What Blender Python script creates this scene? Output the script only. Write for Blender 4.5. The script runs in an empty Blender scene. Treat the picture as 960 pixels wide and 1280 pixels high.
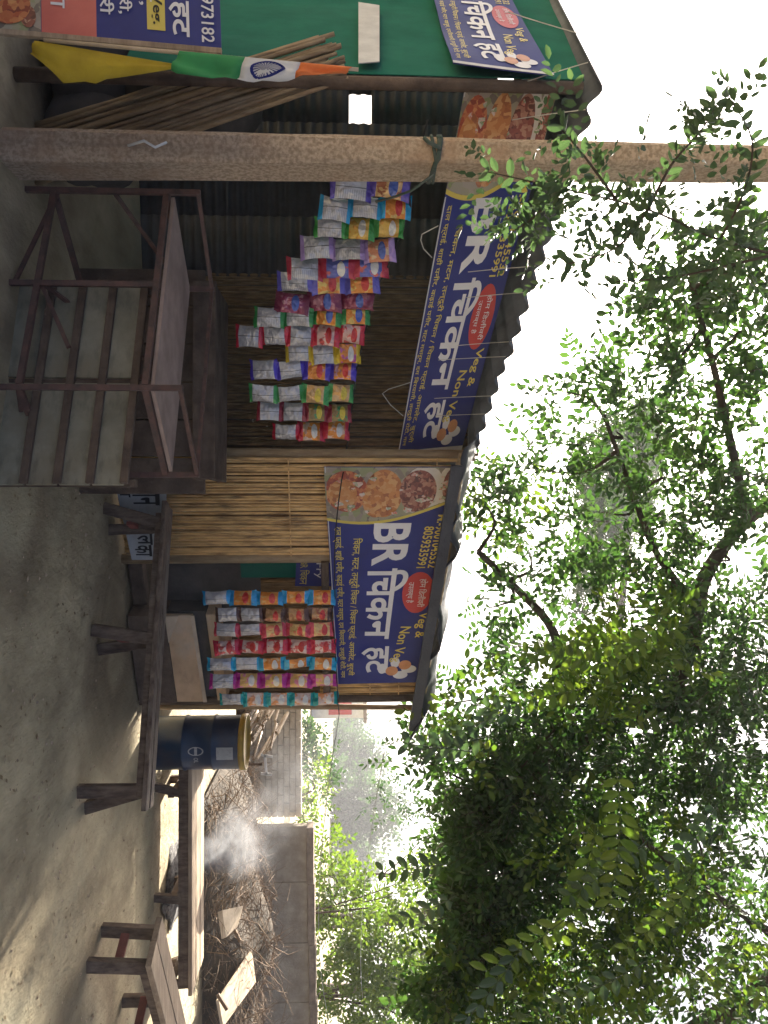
import bpy, math, random
import numpy as np
from mathutils import Vector, Matrix
random.seed(7); rng = np.random.default_rng(7)
R = math.radians
scene = bpy.context.scene
col = scene.collection

# ------------------------------------------------------------------ camera, sky, sun, exposure
EYE = 1.5; FPX = 960.0; PITCH = math.atan(42/960)
cam = bpy.data.cameras.new('camera'); camo = bpy.data.objects.new('camera', cam); col.objects.link(camo)
cam.sensor_fit = 'AUTO'; cam.sensor_width = 36; cam.lens = 36*FPX/1280; cam.clip_start = .05; cam.clip_end = 3000
FW = Vector((0, math.cos(PITCH), math.sin(PITCH))); UP = Vector((0, -math.sin(PITCH), math.cos(PITCH))); RT = Vector((1, 0, 0))
# the phone was held sideways: the picture's right is the sky
m3 = Matrix((UP, -RT, -FW)).transposed()
camo.matrix_world = Matrix.Translation((0, 0, EYE)) @ m3.to_4x4()
scene.camera = camo
SUN_AZ, SUN_EL = -12.0, 28.0            # degrees right of +Y, above the horizon
world = bpy.data.worlds.new('World'); scene.world = world; world.use_nodes = True
nt = world.node_tree; bg = nt.nodes['Background']
sky = nt.nodes.new('ShaderNodeTexSky'); sky.sky_type = 'NISHITA'; sky.sun_disc = False
sky.sun_elevation = R(SUN_EL); sky.sun_rotation = R(SUN_AZ); sky.air_density = .35; sky.dust_density = 5.0; sky.ozone_density = 1.0
nt.links.new(sky.outputs[0], bg.inputs[0]); bg.inputs[1].default_value = 0.05
sl = bpy.data.lights.new('sun', 'SUN'); sl.energy = 5.0; sl.angle = R(.5); sl.color = (1, .93, .82)
so = bpy.data.objects.new('sun', sl); col.objects.link(so)
sd = Vector((math.sin(R(SUN_AZ))*math.cos(R(SUN_EL)), math.cos(R(SUN_AZ))*math.cos(R(SUN_EL)), math.sin(R(SUN_EL))))
so.rotation_euler = sd.to_track_quat('Z', 'Y').to_euler()
scene.view_settings.view_transform = 'Standard'; scene.view_settings.look = 'None'
scene.view_settings.exposure = 2.5; scene.view_settings.gamma = 1
scene.view_settings.use_curve_mapping = False
scene.render.engine = 'CYCLES'
scene.cycles.max_bounces = 4; scene.cycles.transparent_max_bounces = 8; scene.cycles.volume_bounces = 0; scene.cycles.volume_step_rate = 1.5; scene.cycles.volume_max_steps = 128

# ------------------------------------------------------------------ measuring the place from the photograph
def ray(u, v): return RT*((u-640)/FPX) + UP*((480-v)/FPX) + FW
def at(u, v, y):
    d = ray(u, v); k = y/d.y
    return Vector((d.x*k, y, EYE + d.z*k))
def onwall(u, v, A, B):
    """point of the vertical plane through ground points A, B"""
    n = Vector((-(B[1]-A[1]), B[0]-A[0], 0)); d = ray(u, v)
    k = (Vector((A[0], A[1], 0)) - Vector((0, 0, 0))).dot(n)/d.dot(n)
    return Vector((d.x*k, d.y*k, EYE + d.z*k))
def ground(u, v, z=0):
    d = ray(u, v); k = (z-EYE)/d.z
    return Vector((d.x*k, d.y*k, z))

# ------------------------------------------------------------------ materials
M = {}
def mat(name, c, c2=None, rough=.85, scale=5, stretch=(1, 1, 1), bump=0, bscale=None, spec=.25, metal=0, detail=6, lo=.35, hi=.65, c3=None, s3=1.3, dirt=0, dirtc=(.05, .04, .03)):
    m = bpy.data.materials.new(name); m.use_nodes = True; n = m.node_tree; L = n.links
    b = n.nodes['Principled BSDF']; b.inputs['Roughness'].default_value = rough; b.inputs['Metallic'].default_value = metal
    b.inputs['Specular IOR Level'].default_value = spec
    tc = n.nodes.new('ShaderNodeTexCoord'); mp = n.nodes.new('ShaderNodeMapping'); mp.inputs['Scale'].default_value = stretch
    L.new(tc.outputs['Object'], mp.inputs[0])
    def noise(sc, src=mp, det=detail):
        t = n.nodes.new('ShaderNodeTexNoise'); t.inputs['Scale'].default_value = sc; t.inputs['Detail'].default_value = det
        t.inputs['Roughness'].default_value = .62; L.new(src.outputs[0], t.inputs['Vector']); return t
    def ramp(t, a, z):
        r = n.nodes.new('ShaderNodeMapRange'); r.inputs['From Min'].default_value = a; r.inputs['From Max'].default_value = z; L.new(t.outputs[0], r.inputs[0]); return r
    def mix(fac, a, bb):
        x = n.nodes.new('ShaderNodeMix'); x.data_type = 'RGBA'; L.new(fac.outputs[0], x.inputs[0])
        for s, val in ((6, a), (7, bb)):
            if isinstance(val, tuple): x.inputs[s].default_value = (*val, 1)
            else: L.new(val.outputs[2], x.inputs[s])
        return x
    if c2 is None: c2 = tuple(q*.6 for q in c)
    f = mix(ramp(noise(scale), lo, hi), c, c2)
    if c3: f = mix(ramp(noise(s3), .5, .7), f, c3)
    if dirt:
        r = ramp(noise(3.1, tc), .48, .75); mm = n.nodes.new('ShaderNodeMath'); mm.operation = 'MULTIPLY'; mm.inputs[1].default_value = dirt
        L.new(r.outputs[0], mm.inputs[0]); f = mix(mm, f, dirtc)
    L.new(f.outputs[2], b.inputs['Base Color'])
    if bump:
        bn = n.nodes.new('ShaderNodeBump'); bn.inputs['Strength'].default_value = bump; bn.inputs['Distance'].default_value = .02
        L.new(noise(bscale or scale*3).outputs[0], bn.inputs['Height']); L.new(bn.outputs[0], b.inputs['Normal'])
    M[name] = m; return m
def leafmat(name, c, c2, trans=.5, tc=None):
    m = bpy.data.materials.new(name); m.use_nodes = True; n = m.node_tree; L = n.links
    b = n.nodes['Principled BSDF']; b.inputs['Roughness'].default_value = .45; b.inputs['Specular IOR Level'].default_value = .35
    g = n.nodes.new('ShaderNodeNewGeometry'); x = n.nodes.new('ShaderNodeMix'); x.data_type = 'RGBA'
    L.new(g.outputs['Random Per Island'], x.inputs[0]); x.inputs[6].default_value = (*c, 1); x.inputs[7].default_value = (*c2, 1)
    L.new(x.outputs[2], b.inputs['Base Color'])
    t = n.nodes.new('ShaderNodeBsdfTranslucent'); y = n.nodes.new('ShaderNodeMix'); y.data_type = 'RGBA'; y.blend_type = 'MULTIPLY'; y.inputs[0].default_value = 1
    L.new(x.outputs[2], y.inputs[6]); y.inputs[7].default_value = (*(tc or (2.0, 2.2, .9)), 1); L.new(y.outputs[2], t.inputs[0])
    s = n.nodes.new('ShaderNodeMixShader'); s.inputs[0].default_value = trans
    L.new(b.outputs[0], s.inputs[1]); L.new(t.outputs[0], s.inputs[2]); L.new(s.outputs[0], n.nodes['Material Output'].inputs[0])
    M[name] = m; return m
def foil(name, body, band, blot, edge=.3, logo=None):
    """a printed plastic snack bag: coloured ends, printed middle"""
    m = bpy.data.materials.new(name); m.use_nodes = True; n = m.node_tree; L = n.links
    b = n.nodes['Principled BSDF']; b.inputs['Roughness'].default_value = .24; b.inputs['Specular IOR Level'].default_value = .7; b.inputs['Metallic'].default_value = .25
    tc = n.nodes.new('ShaderNodeTexCoord'); oi = n.nodes.new('ShaderNodeObjectInfo')
    ad = n.nodes.new('ShaderNodeVectorMath'); ad.operation = 'ADD'; L.new(tc.outputs['Object'], ad.inputs[0])
    mu = n.nodes.new('ShaderNodeMath'); mu.operation = 'MULTIPLY'; mu.inputs[1].default_value = 7; L.new(oi.outputs['Random'], mu.inputs[0]); L.new(mu.outputs[0], ad.inputs[1])
    vo = n.nodes.new('ShaderNodeTexNoise'); vo.inputs['Scale'].default_value = 26; vo.inputs['Detail'].default_value = 3; L.new(ad.outputs[0], vo.inputs['Vector'])
    r = n.nodes.new('ShaderNodeMapRange'); r.inputs['From Min'].default_value = .53; r.inputs['From Max'].default_value = .57; L.new(vo.outputs[0], r.inputs[0])
    x = n.nodes.new('ShaderNodeMix'); x.data_type = 'RGBA'; L.new(r.outputs[0], x.inputs[0]); x.inputs[6].default_value = (*body, 1); x.inputs[7].default_value = (*blot, 1)
    sp = n.nodes.new('ShaderNodeSeparateXYZ'); L.new(tc.outputs['Generated'], sp.inputs[0])
    lt = n.nodes.new('ShaderNodeMath'); lt.operation = 'SUBTRACT'; lt.inputs[1].default_value = .5; L.new(sp.outputs['Z'], lt.inputs[0])
    ab = n.nodes.new('ShaderNodeMath'); ab.operation = 'ABSOLUTE'; L.new(lt.outputs[0], ab.inputs[0])
    gt = n.nodes.new('ShaderNodeMath'); gt.operation = 'GREATER_THAN'; gt.inputs[1].default_value = edge; L.new(ab.outputs[0], gt.inputs[0])
    def mth(op, a, b=None):
        q = n.nodes.new('ShaderNodeMath'); q.operation = op
        for i_, s_ in enumerate((a, b)):
            if s_ is None: continue
            if isinstance(s_, (int, float)): q.inputs[i_].default_value = s_
            else: L.new(s_, q.inputs[i_])
        return q.outputs[0]
    dx_ = mth('DIVIDE', mth('SUBTRACT', sp.outputs['X'], .5), .34); dz_ = mth('DIVIDE', mth('SUBTRACT', sp.outputs['Z'], .60), .11)
    if logo:      # printed name oval across the front
        fac = mth('LESS_THAN', mth('ADD', mth('MULTIPLY', dx_, dx_), mth('MULTIPLY', dz_, dz_)), 1.0); lc = logo
    else:         # fine print and the seam down the back
        seam = mth('LESS_THAN', mth('ABSOLUTE', dx_), .05); ln2 = mth('GREATER_THAN', mth('SINE', mth('MULTIPLY', sp.outputs['Z'], 120)), .55)
        half = mth('LESS_THAN', mth('ABSOLUTE', mth('SUBTRACT', dx_, .75)), .5); fac = mth('MAXIMUM', seam, mth('MULTIPLY', mth('MULTIPLY', ln2, half), .45)); lc = tuple(.35*q for q in body)
    x2 = n.nodes.new('ShaderNodeMix'); x2.data_type = 'RGBA'; L.new(fac, x2.inputs[0]); L.new(x.outputs[2], x2.inputs[6]); x2.inputs[7].default_value = (*lc, 1)
    y = n.nodes.new('ShaderNodeMix'); y.data_type = 'RGBA'; L.new(gt.outputs[0], y.inputs[0]); L.new(x2.outputs[2], y.inputs[6]); y.inputs[7].default_value = (*band, 1)
    L.new(y.outputs[2], b.inputs['Base Color'])
    bn = n.nodes.new('ShaderNodeBump'); bn.inputs['Strength'].default_value = 1.0; bn.inputs['Distance'].default_value = .014
    n2 = n.nodes.new('ShaderNodeTexNoise'); n2.inputs['Scale'].default_value = 30; L.new(ad.outputs[0], n2.inputs['Vector']); L.new(n2.outputs[0], bn.inputs['Height']); L.new(bn.outputs[0], b.inputs['Normal'])
    M[name] = m; return m

mat('ground', (.52, .435, .275), (.26, .21, .13), .95, 2.6, detail=15, bump=1.0, bscale=24, c3=(.37, .34, .235), s3=.8, dirt=1.0, dirtc=(.16, .115, .07), lo=.36, hi=.66, stretch=(1, .6, 1))
mat('concrete', (.64, .50, .36), (.38, .28, .19), .9, 55, detail=10, lo=.42, hi=.60, bump=.8, bscale=90, c3=(.46, .30, .19), s3=2.5, dirt=.5, dirtc=(.22, .17, .13))
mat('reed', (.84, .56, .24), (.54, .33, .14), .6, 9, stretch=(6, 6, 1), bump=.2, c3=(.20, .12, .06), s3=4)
mat('reed_painted_shade', (.24, .155, .08), (.10, .065, .035), .75, 9, stretch=(6, 6, 1), bump=.2)  # same reed as the front, its colour darkened to stand for shade
mat('bamboo', (.42, .31, .18), (.27, .18, .10), .6, 8, stretch=(5, 5, 1), bump=.2, dirt=.4)
mat('oldwood', (.17, .12, .085), (.085, .06, .045), .85, 7, stretch=(1, 1, 1), bump=.5, bscale=40, dirt=.4)
mat('benchwood', (.25, .185, .135), (.09, .06, .045), .8, 11, stretch=(1, 3, 3), lo=.36, hi=.66, bump=.4, bscale=45, c3=(.26, .22, .18), s3=2)
mat('wornboard', (.46, .35, .24), (.30, .22, .15), .8, 9, stretch=(.6, 4, 4), bump=.3, dirt=.4)
mat('paleboard', (.62, .50, .36), (.45, .35, .24), .8, 7, bump=.15)
mat('legwood', (.22, .16, .115), (.10, .068, .05), .85, 12, stretch=(2.5, 2.5, .7), lo=.38, hi=.64, bump=.5, bscale=40, dirt=.5)
mat('redwood', (.30, .10, .075), (.17, .07, .055), .75, 10, bump=.3)
mat('iron', (.15, .075, .058), (.07, .045, .038), .6, 18, bump=.3, spec=.4)
mat('tray', (.44, .32, .26), (.32, .23, .185), .65, 8, bump=.15, dirt=.4)
mat('sheetgrey', (.30, .275, .20), (.20, .185, .13), .7, 6, bump=.15, c3=(.25, .21, .14), s3=3, dirt=.55)
mat('tin', (.05, .052, .055), (.03, .03, .032), .55, 8, spec=.4, dirt=.5)
mat('roofsheet', (.12, .135, .17), (.07, .08, .10), .7, 6, bump=.2)
mat('tarp_black', (.028, .032, .045), (.016, .018, .026), .45, 6, bump=.4, spec=.45)
mat('tarp_green', (.018, .145, .10), (.013, .115, .08), .95, 5, bump=.1, spec=.08)
mat('white_cloth', (.62, .62, .60), (.48, .48, .47), .7, 7, bump=.2)
mat('greyboard', (.44, .45, .45), (.33, .34, .34), .7, 6, dirt=.4)
mat('black_ink', (.02, .02, .022), None, .6)
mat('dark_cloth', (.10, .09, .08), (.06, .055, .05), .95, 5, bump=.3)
mat('banner_blue', (.030, .042, .22), (.024, .032, .17), .55, 3, spec=.18, dirt=.12)
mat('banner_red', (.52, .055, .05), (.45, .05, .045), .4, 4, spec=.2)
mat('banner_pink', (.62, .16, .13), (.52, .12, .10), .4, 4, spec=.2)
mat('banner_white', (.74, .74, .76), (.62, .62, .66), .4, 4, spec=.2)
mat('banner_yellow', (.66, .55, .12), (.58, .46, .09), .4, 4, spec=.2)
mat('banner_edge', (.62, .62, .64), (.48, .48, .5), .5, 6)
def food(name, a, b, c, sc):
    m = bpy.data.materials.new(name); m.use_nodes = True; n = m.node_tree; L = n.links; p = n.nodes['Principled BSDF']; p.inputs['Roughness'].default_value = .4
    tc = n.nodes.new('ShaderNodeTexCoord'); nz = n.nodes.new('ShaderNodeTexNoise'); nz.inputs['Scale'].default_value = sc*.6; nz.inputs['Detail'].default_value = 4; L.new(tc.outputs['Object'], nz.inputs['Vector'])
    ad = n.nodes.new('ShaderNodeVectorMath'); ad.operation = 'MULTIPLY_ADD'; ad.inputs[1].default_value = (.05, .05, .05); L.new(nz.outputs['Color'], ad.inputs[0]); L.new(tc.outputs['Object'], ad.inputs[2])
    v = n.nodes.new('ShaderNodeTexVoronoi'); v.inputs['Scale'].default_value = sc; L.new(ad.outputs[0], v.inputs['Vector'])
    r = n.nodes.new('ShaderNodeValToRGB'); r.color_ramp.elements[0].color = (*a, 1); r.color_ramp.elements[1].color = (*c, 1); e = r.color_ramp.elements.new(.5); e.color = (*b, 1)
    sp = n.nodes.new('ShaderNodeSeparateColor'); L.new(v.outputs['Color'], sp.inputs[0]); L.new(sp.outputs[0], r.inputs[0]); L.new(r.outputs[0], p.inputs['Base Color']); M[name] = m
food('food_red', (.20, .03, .02), (.42, .08, .03), (.62, .28, .10), 42)
food('food_orange', (.30, .09, .03), (.52, .20, .05), (.60, .34, .14), 38)
food('food_dark', (.08, .02, .015), (.24, .06, .04), (.45, .24, .16), 48)
food('food_back', (.14, .11, .09), (.34, .29, .24), (.22, .26, .10), 22)
food('garnish', (.10, .22, .04), (.62, .56, .50), (.55, .10, .05), 60)
mat('dish_white', (.66, .62, .58), (.5, .46, .42), .4, 9)
mat('skin_print', (.62, .30, .14), (.5, .22, .1), .4, 12)
mat('saffron', (.72, .20, .06), (.6, .15, .05), .8, 6)
mat('flag_white', (.68, .68, .68), (.56, .56, .57), .8, 6)
mat('flag_green', (.05, .30, .10), (.04, .23, .08), .8, 6)
mat('flag_navy', (.02, .03, .2), None, .8)
mat('yellow_cloth', (.50, .36, .03), (.36, .25, .02), .85, 6, bump=.2)
mat('string', (.62, .60, .55), None, .8)
mat('rope', (.06, .10, .08), (.12, .13, .11), .8, 30, bump=.4)
mat('cardboard', (.68, .46, .27), (.50, .33, .19), .8, 5, bump=.15, dirt=.3, c3=(.52, .42, .30), s3=2)
mat('drumblue', (.010, .035, .085), (.008, .022, .055), .4, 7, spec=.5, dirt=.4, dirtc=(.10, .07, .05))
mat('drumyellow', (.50, .33, .05), (.3, .2, .05), .5, 8, dirt=.4)
mat('brick_ash', (.035, .033, .032), (.22, .21, .20), .95, 25, bump=.6)
mat('twig', (.27, .19, .12), (.12, .08, .055), .9, 15)
mat('mound', (.10, .075, .05), (.05, .04, .03), .95, 8, bump=.8)
mat('wallcement', (.46, .40, .32), (.32, .27, .21), .95, 5, bump=.5, bscale=30, dirt=.6, dirtc=(.18, .145, .11))
mat('coping', (.33, .26, .20), (.20, .155, .12), .9, 8, bump=.4, dirt=.5)
mat('bark', (.085, .062, .046), (.045, .033, .025), .95, 9, stretch=(1, 1, .4), bump=.8, bscale=24)
mat('whitepaint', (.75, .75, .74), (.62, .62, .6), .6, 6)
mat('steel_far', (.35, .36, .38), None, .6)
leafmat('leaf', (.026, .054, .022), (.052, .085, .030), .40, (1.6, 2.0, .8))
leafmat('leaf_near', (.034, .058, .034), (.058, .086, .042), .36, (1.5, 1.8, 1))
leafmat('leaf_painted_sun', (.050, .090, .02), (.095, .125, .028), .5, (1.8, 2.0, .7))  # leaf copy with sunlight put into its colour, yellower and brighter
leafmat('leaf_far', (.028, .058, .030), (.055, .092, .040), .3, (1.4, 1.7, .9))
leafmat('litter', (.16, .11, .05), (.26, .19, .10), .15, (1.2, 1.0, .7))

# ------------------------------------------------------------------ builders
def tag(o, label=None, cat=None, group=None, kind=None):
    if label: o['label'] = label
    if cat: o['category'] = cat
    if group: o['group'] = group
    if kind: o['kind'] = kind
    return o
def thing(name, loc, label, cat, group=None):
    o = bpy.data.objects.new(name, None); o.empty_display_size = .1; col.objects.link(o); o.location = loc
    return tag(o, label, cat, group)
class MB:
    def __init__(s): s.v = []; s.f = []
    def add(s, vs, fs):
        k = len(s.v); s.v += [tuple(p) for p in vs]; s.f += [tuple(i+k for i in f) for f in fs]; return s
    def hexa(s, b, t):
        """solid from four bottom and four top corners"""
        return s.add(list(b)+list(t), [(3, 2, 1, 0), (4, 5, 6, 7), (0, 1, 5, 4), (1, 2, 6, 5), (2, 3, 7, 6), (3, 0, 4, 7)])
    def box(s, c, size, rz=0):
        x, y, z = (q/2 for q in size); ca, sa = math.cos(rz), math.sin(rz); c = Vector(c)
        P = [c+Vector((a*ca-b*sa, a*sa+b*ca, d)) for d in (-z, z) for a, b in ((-x, -y), (x, -y), (x, y), (-x, y))]
        return s.hexa(P[:4], P[4:])
    def bar(s, p, q, w, h=None, side=None, w2=None, h2=None):
        """rectangular bar from p to q; w along 'side', h across it"""
        p, q = Vector(p), Vector(q); h = h or w; d = (q-p).normalized()
        sd_ = Vector(side) if side else (Vector((0, 0, 1)) if abs(d.z) < .9 else Vector((1, 0, 0)))
        a = (sd_ - d*sd_.dot(d)).normalized(); b = d.cross(a); w2 = w2 or w; h2 = h2 or h
        C = lambda o, ww, hh: [o+a*x*ww/2+b*y*hh/2 for x, y in ((-1, -1), (1, -1), (1, 1), (-1, 1))]
        return s.hexa(C(p, w, h), C(q, w2, h2))
    def tube(s, pts, r, n=6, cap=True):
        pts = [Vector(p) for p in pts]; rs = r if isinstance(r, (list, tuple)) else [r]*len(pts)
        k = len(s.v); prev = None
        for i, p in enumerate(pts):
            d = (pts[min(i+1, len(pts)-1)]-pts[max(i-1, 0)]).normalized()
            if prev is None:
                a = d.orthogonal().normalized()
            else:
                a = (prev - d*prev.dot(d)).normalized()
            prev = a; b = d.cross(a)
            for j in range(n):
                t = 2*math.pi*j/n; s.v.append(tuple(p+(a*math.cos(t)+b*math.sin(t))*rs[i]))
        for i in range(len(pts)-1):
            for j in range(n):
                s.f.append((k+i*n+j, k+i*n+(j+1) % n, k+(i+1)*n+(j+1) % n, k+(i+1)*n+j))
        if cap:
            s.f.append(tuple(k+j for j in reversed(range(n)))); s.f.append(tuple(k+(len(pts)-1)*n+j for j in range(n)))
        return s
    def grid(s, fn, nu, nv):
        k = len(s.v)
        for j in range(nv+1):
            for i in range(nu+1): s.v.append(tuple(fn(i/nu, j/nv)))
        for j in range(nv):
            for i in range(nu):
                a = k+j*(nu+1)+i; s.f.append((a, a+1, a+nu+2, a+nu+1))
        return s
    def mesh(s, name, material, smooth=False):
        me = bpy.data.meshes.new(name); me.from_pydata(s.v, [], s.f)
        if material: me.materials.append(M[material] if isinstance(material, str) else material)
        if smooth: me.polygons.foreach_set('use_smooth', [True]*len(me.polygons))
        me.update(); return me
    def build(s, name, material, parent=None, smooth=False, bevel=0, thick=0):
        o = bpy.data.objects.new(name, None if False else s.mesh(name, material, smooth)); col.objects.link(o)
        if parent:
            o.parent = parent; o.matrix_parent_inverse = Matrix.Translation(parent.location).inverted()
        if thick:
            d = o.modifiers.new('thickness', 'SOLIDIFY'); d.thickness = thick; d.offset = 0
        if bevel:
            d = o.modifiers.new('edge', 'BEVEL'); d.width = bevel; d.segments = 2; d.limit_method = 'ANGLE'
        return o
def lerp(a, b, t): return Vector(a)*(1-t)+Vector(b)*t
def wobble(p, q, n, amp):
    return [lerp(p, q, i/n)+Vector((random.uniform(-amp, amp), random.uniform(-amp, amp), random.uniform(-amp, amp)))*(0 if i in (0, n) else 1) for i in range(n+1)]
def sag(p, q, n, d): return [lerp(p, q, i/n)-Vector((0, 0, d*4*(i/n)*(1-i/n))) for i in range(n+1)]

# lettering: flat print laid on a warped rectangle
_glyph = {}
def glyphs(txt, bold):
    key = (txt, bold)
    if key in _glyph: return _glyph[key]
    c = bpy.data.curves.new('lettering', 'FONT'); c.body = txt; c.size = 1; c.resolution_u = 3; c.offset = bold
    o = bpy.data.objects.new('lettering', c); col.objects.link(o)
    dg = bpy.context.evaluated_depsgraph_get(); dg.update()
    me = bpy.data.meshes.new_from_object(o.evaluated_get(dg))
    v = np.array([tuple(p.co) for p in me.vertices]); f = [tuple(p.vertices) for p in me.polygons]
    bpy.data.objects.remove(o); bpy.data.curves.remove(c); bpy.data.meshes.remove(me)
    lab = list(range(len(v)))
    def find(i):
        while lab[i] != i: lab[i] = lab[lab[i]]; i = lab[i]
        return i
    for q in f:
        for k in q[1:]: lab[find(q[0])] = find(k)
    ids = {}; lay = np.array([ids.setdefault(find(i), len(ids)) % 4 for i in range(len(v))])
    lo, hi = v.min(0), v.max(0)
    st = (v[:, :2]-lo[:2])/(hi[:2]-lo[:2])
    _glyph[key] = (st, lay, f); return _glyph[key]
class Quad:
    """bilinear sheet: corners bottom-left, bottom-right, top-right, top-left"""
    def __init__(s, bl, br, tr, tl, bulge=0):
        s.c = [Vector(p) for p in (bl, br, tr, tl)]
        s.n = ((s.c[1]-s.c[0]).cross(s.c[3]-s.c[0])).normalized()
        s.bulge = bulge
        if s.n.dot(Vector((0, 0, EYE))-s.c[0]) < 0: s.n = -s.n
    def p(s, a, b, off=0):
        bl, br, tr, tl = s.c
        w = s.bulge*(math.sin(a*7.3)+.7*math.sin(a*15.1+b*2))*(.25+.75*(1-b))
        return bl*(1-a)*(1-b)+br*a*(1-b)+tr*a*b+tl*(1-a)*b + s.n*(off+w)
    def sheet(s, name, material, parent, nu=16, nv=4, thick=.004, rect=(0, 1, 0, 1), off=0):
        a0, a1, b0, b1 = rect
        return MB().grid(lambda x, y: s.p(a0+(a1-a0)*x, b0+(b1-b0)*y, off), nu, nv).build(name, material, parent, thick=thick)
    def text(s, name, txt, material, parent, a0, a1, l0, l1, r0=None, r1=None, bold=0.0, off=.005):
        r0 = l0 if r0 is None else r0; r1 = l1 if r1 is None else r1
        st, lay, f = glyphs(txt, bold); mb = MB()
        for (x, y), k in zip(st, lay):
            lo = l0+(r0-l0)*x; hi = l1+(r1-l1)*x
            mb.v.append(tuple(s.p(a0+(a1-a0)*x, lo+(hi-lo)*y, off+.0005*k)))
        mb.f = f
        return mb.build(name, material, parent)
    def disc(s, name, material, parent, ca, cb, ra, rb, off=.004, n=28, clip=None):
        mb = MB(); pts = []
        for k in range(n):
            t = 2*math.pi*k/n; a, b = ca+ra*math.cos(t), cb+rb*math.sin(t)
            a, b = min(max(a, 0.004), .996), min(max(b, .01), .99)
            if clip: a = min(a, clip(b))
            pts.append(s.p(a, b, off))
        mb.add([s.p(min(max(ca, .004), .99), min(max(cb, .01), .99), off)]+pts, [(0, 1+k, 1+(k+1) % n) for k in range(n)])
        return mb.build(name, material, parent)

# ------------------------------------------------------------------ the ground
def gz(x, y): return .012*math.sin(x*1.7+.6*y)+.010*math.sin(y*2.3-x*.7) if abs(x) < 12 and y < 14 else 0
mb = MB()
xs = [-400, -60, -12]+[-11.5+.5*i for i in range(48)]+[14, 60, 400]; ys = [-60, -6]+[-2+.5*i for i in range(34)]+[17, 30, 80, 200, 900]
for y in ys:
    for x in xs: mb.v.append((x, y, gz(x, y)))
nx = len(xs)
for j in range(len(ys)-1):
    for i in range(nx-1): mb.f.append((j*nx+i, j*nx+i+1, (j+1)*nx+i+1, (j+1)*nx+i))
tag(mb.build('ground', 'ground', smooth=True), kind='structure')

# ------------------------------------------------------------------ the shop: main lines
C1 = Vector((-1.91, 3.40, 2.61)); R1 = Vector((-.34, 4.90, 2.28)); L1 = Vector((-3.35, 4.78, 2.72))
A1, B1 = (-2.06, 3.58), (-.50, 5.08)          # the plane of the open front, set back under the eave
A2, B2 = (-.33, 4.86), (1.34, 5.62)           # the bamboo front
AL, BL_ = (-2.06, 3.60), (-3.50, 4.98)        # the left flank
E2a, E2b = at(574, 372, 4.62), at(915, 431, 5.55)
N2 = Vector((-.41, .91, 0))
shop = thing('snack_shop', (-.9, 5.2, 0), 'low bamboo snack shop with dark corrugated roof and open front', 'shop')

def corrugated(name, P, du, dv, wu, n, material, amp=.022, pitch=.14, parent=shop, lift=0):
    """sheet from corner P along vectors du (across the waves) and dv"""
    w = du.length; k = max(int(w/pitch*8), 8)
    f = lambda a, b: P+du*a+dv*b+Vector((0, 0, lift+amp*math.sin(2*math.pi*(wu+a*w)/pitch)))
    return MB().grid(f, k, 2).build(name, material, parent, smooth=True, thick=.007)
du = (R1-C1); dv = (L1-C1); du0 = du.normalized()
nS = 3; w = du.length/nS
for i in range(nS):
    P = C1+du0*(w*i)-du0*(.05 if i else .02)+dv.normalized()*random.uniform(-.02, .03)
    corrugated('roof_sheet', P, du0*(w+.06), dv*1.02, w*i, 1, 'roofsheet', lift=.006*(i % 2))
# bamboo purlins under the roof
for t in (.34, .62, .88):
    a = C1+dv*t-Vector((0, 0, .055)); MB().tube(wobble(a+du*.10, a+du*1.0, 6, .012), .028, 8).build('purlin', 'bamboo', shop, True)
# ragged black tarpaulin roof over the bamboo front
def tarp(a, b):
    p = lerp(E2a+Vector((-.06, 0, 0)), E2b, a)+N2*(1.9*b)+Vector((0, 0, .32*b))
    edge = max(0, 1-b*9)
    return p+Vector((0, 0, .016*math.sin(a*23)+.012*math.sin(a*41+b*9)+.02*math.sin(b*13)))-Vector((0, 0, edge*(.035+.025*math.sin(a*17)+.02*math.sin(a*53))))+Vector((.10, -.02, -.09))*max(0, (a-.9)*10)*edge
MB().grid(tarp, 70, 24).build('roof_tarpaulin', 'tarp_black', shop, True, thick=.012)
mb = MB()
for t in (.06, .5):
    MB().tube(wobble(lerp(E2a, E2b, 0)+N2*(1.7*t)+Vector((0, 0, .28*t-.05)), lerp(E2a, E2b, .985)+N2*(1.7*t)+Vector((0, 0, .28*t-.05)), 6, .01), .026, 8).build('purlin', 'bamboo', shop, True)
MB().bar(lerp(E2a, E2b, .02)-Vector((0, 0, .075)), lerp(E2a, E2b, .99)-Vector((0, 0, .075)), .07, .03).build('eave_board', 'tarp_black', shop)

# posts
def post(name, p, z, r=.04, material='oldwood', lean=0):
    p = Vector(p); MB().tube([(p.x, p.y, -.03), (p.x+lean*.4, p.y, z*.5), (p.x+lean, p.y, z)], [r*1.1, r, r*.92], 9).build(name, material, shop, True)
pc = onwall(101, 500, AL, BL_); post('post', (pc.x, pc.y+.02, 0), 2.58, .03)
pj = onwall(571, 500, A1, B1); post('post', (-.365, 4.93, 0), 2.3, .042, 'bamboo')
post('post', (1.42, 5.68, 0), 2.05, .022, 'bamboo', .03)
post('post', (1.36, 5.60, 0), 2.02, .03, 'oldwood')
post('post', (.31, 5.17, 0), 2.12, .032, 'bamboo')
post('post', (-3.3, 4.75, 0), 2.6, .05)

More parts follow.
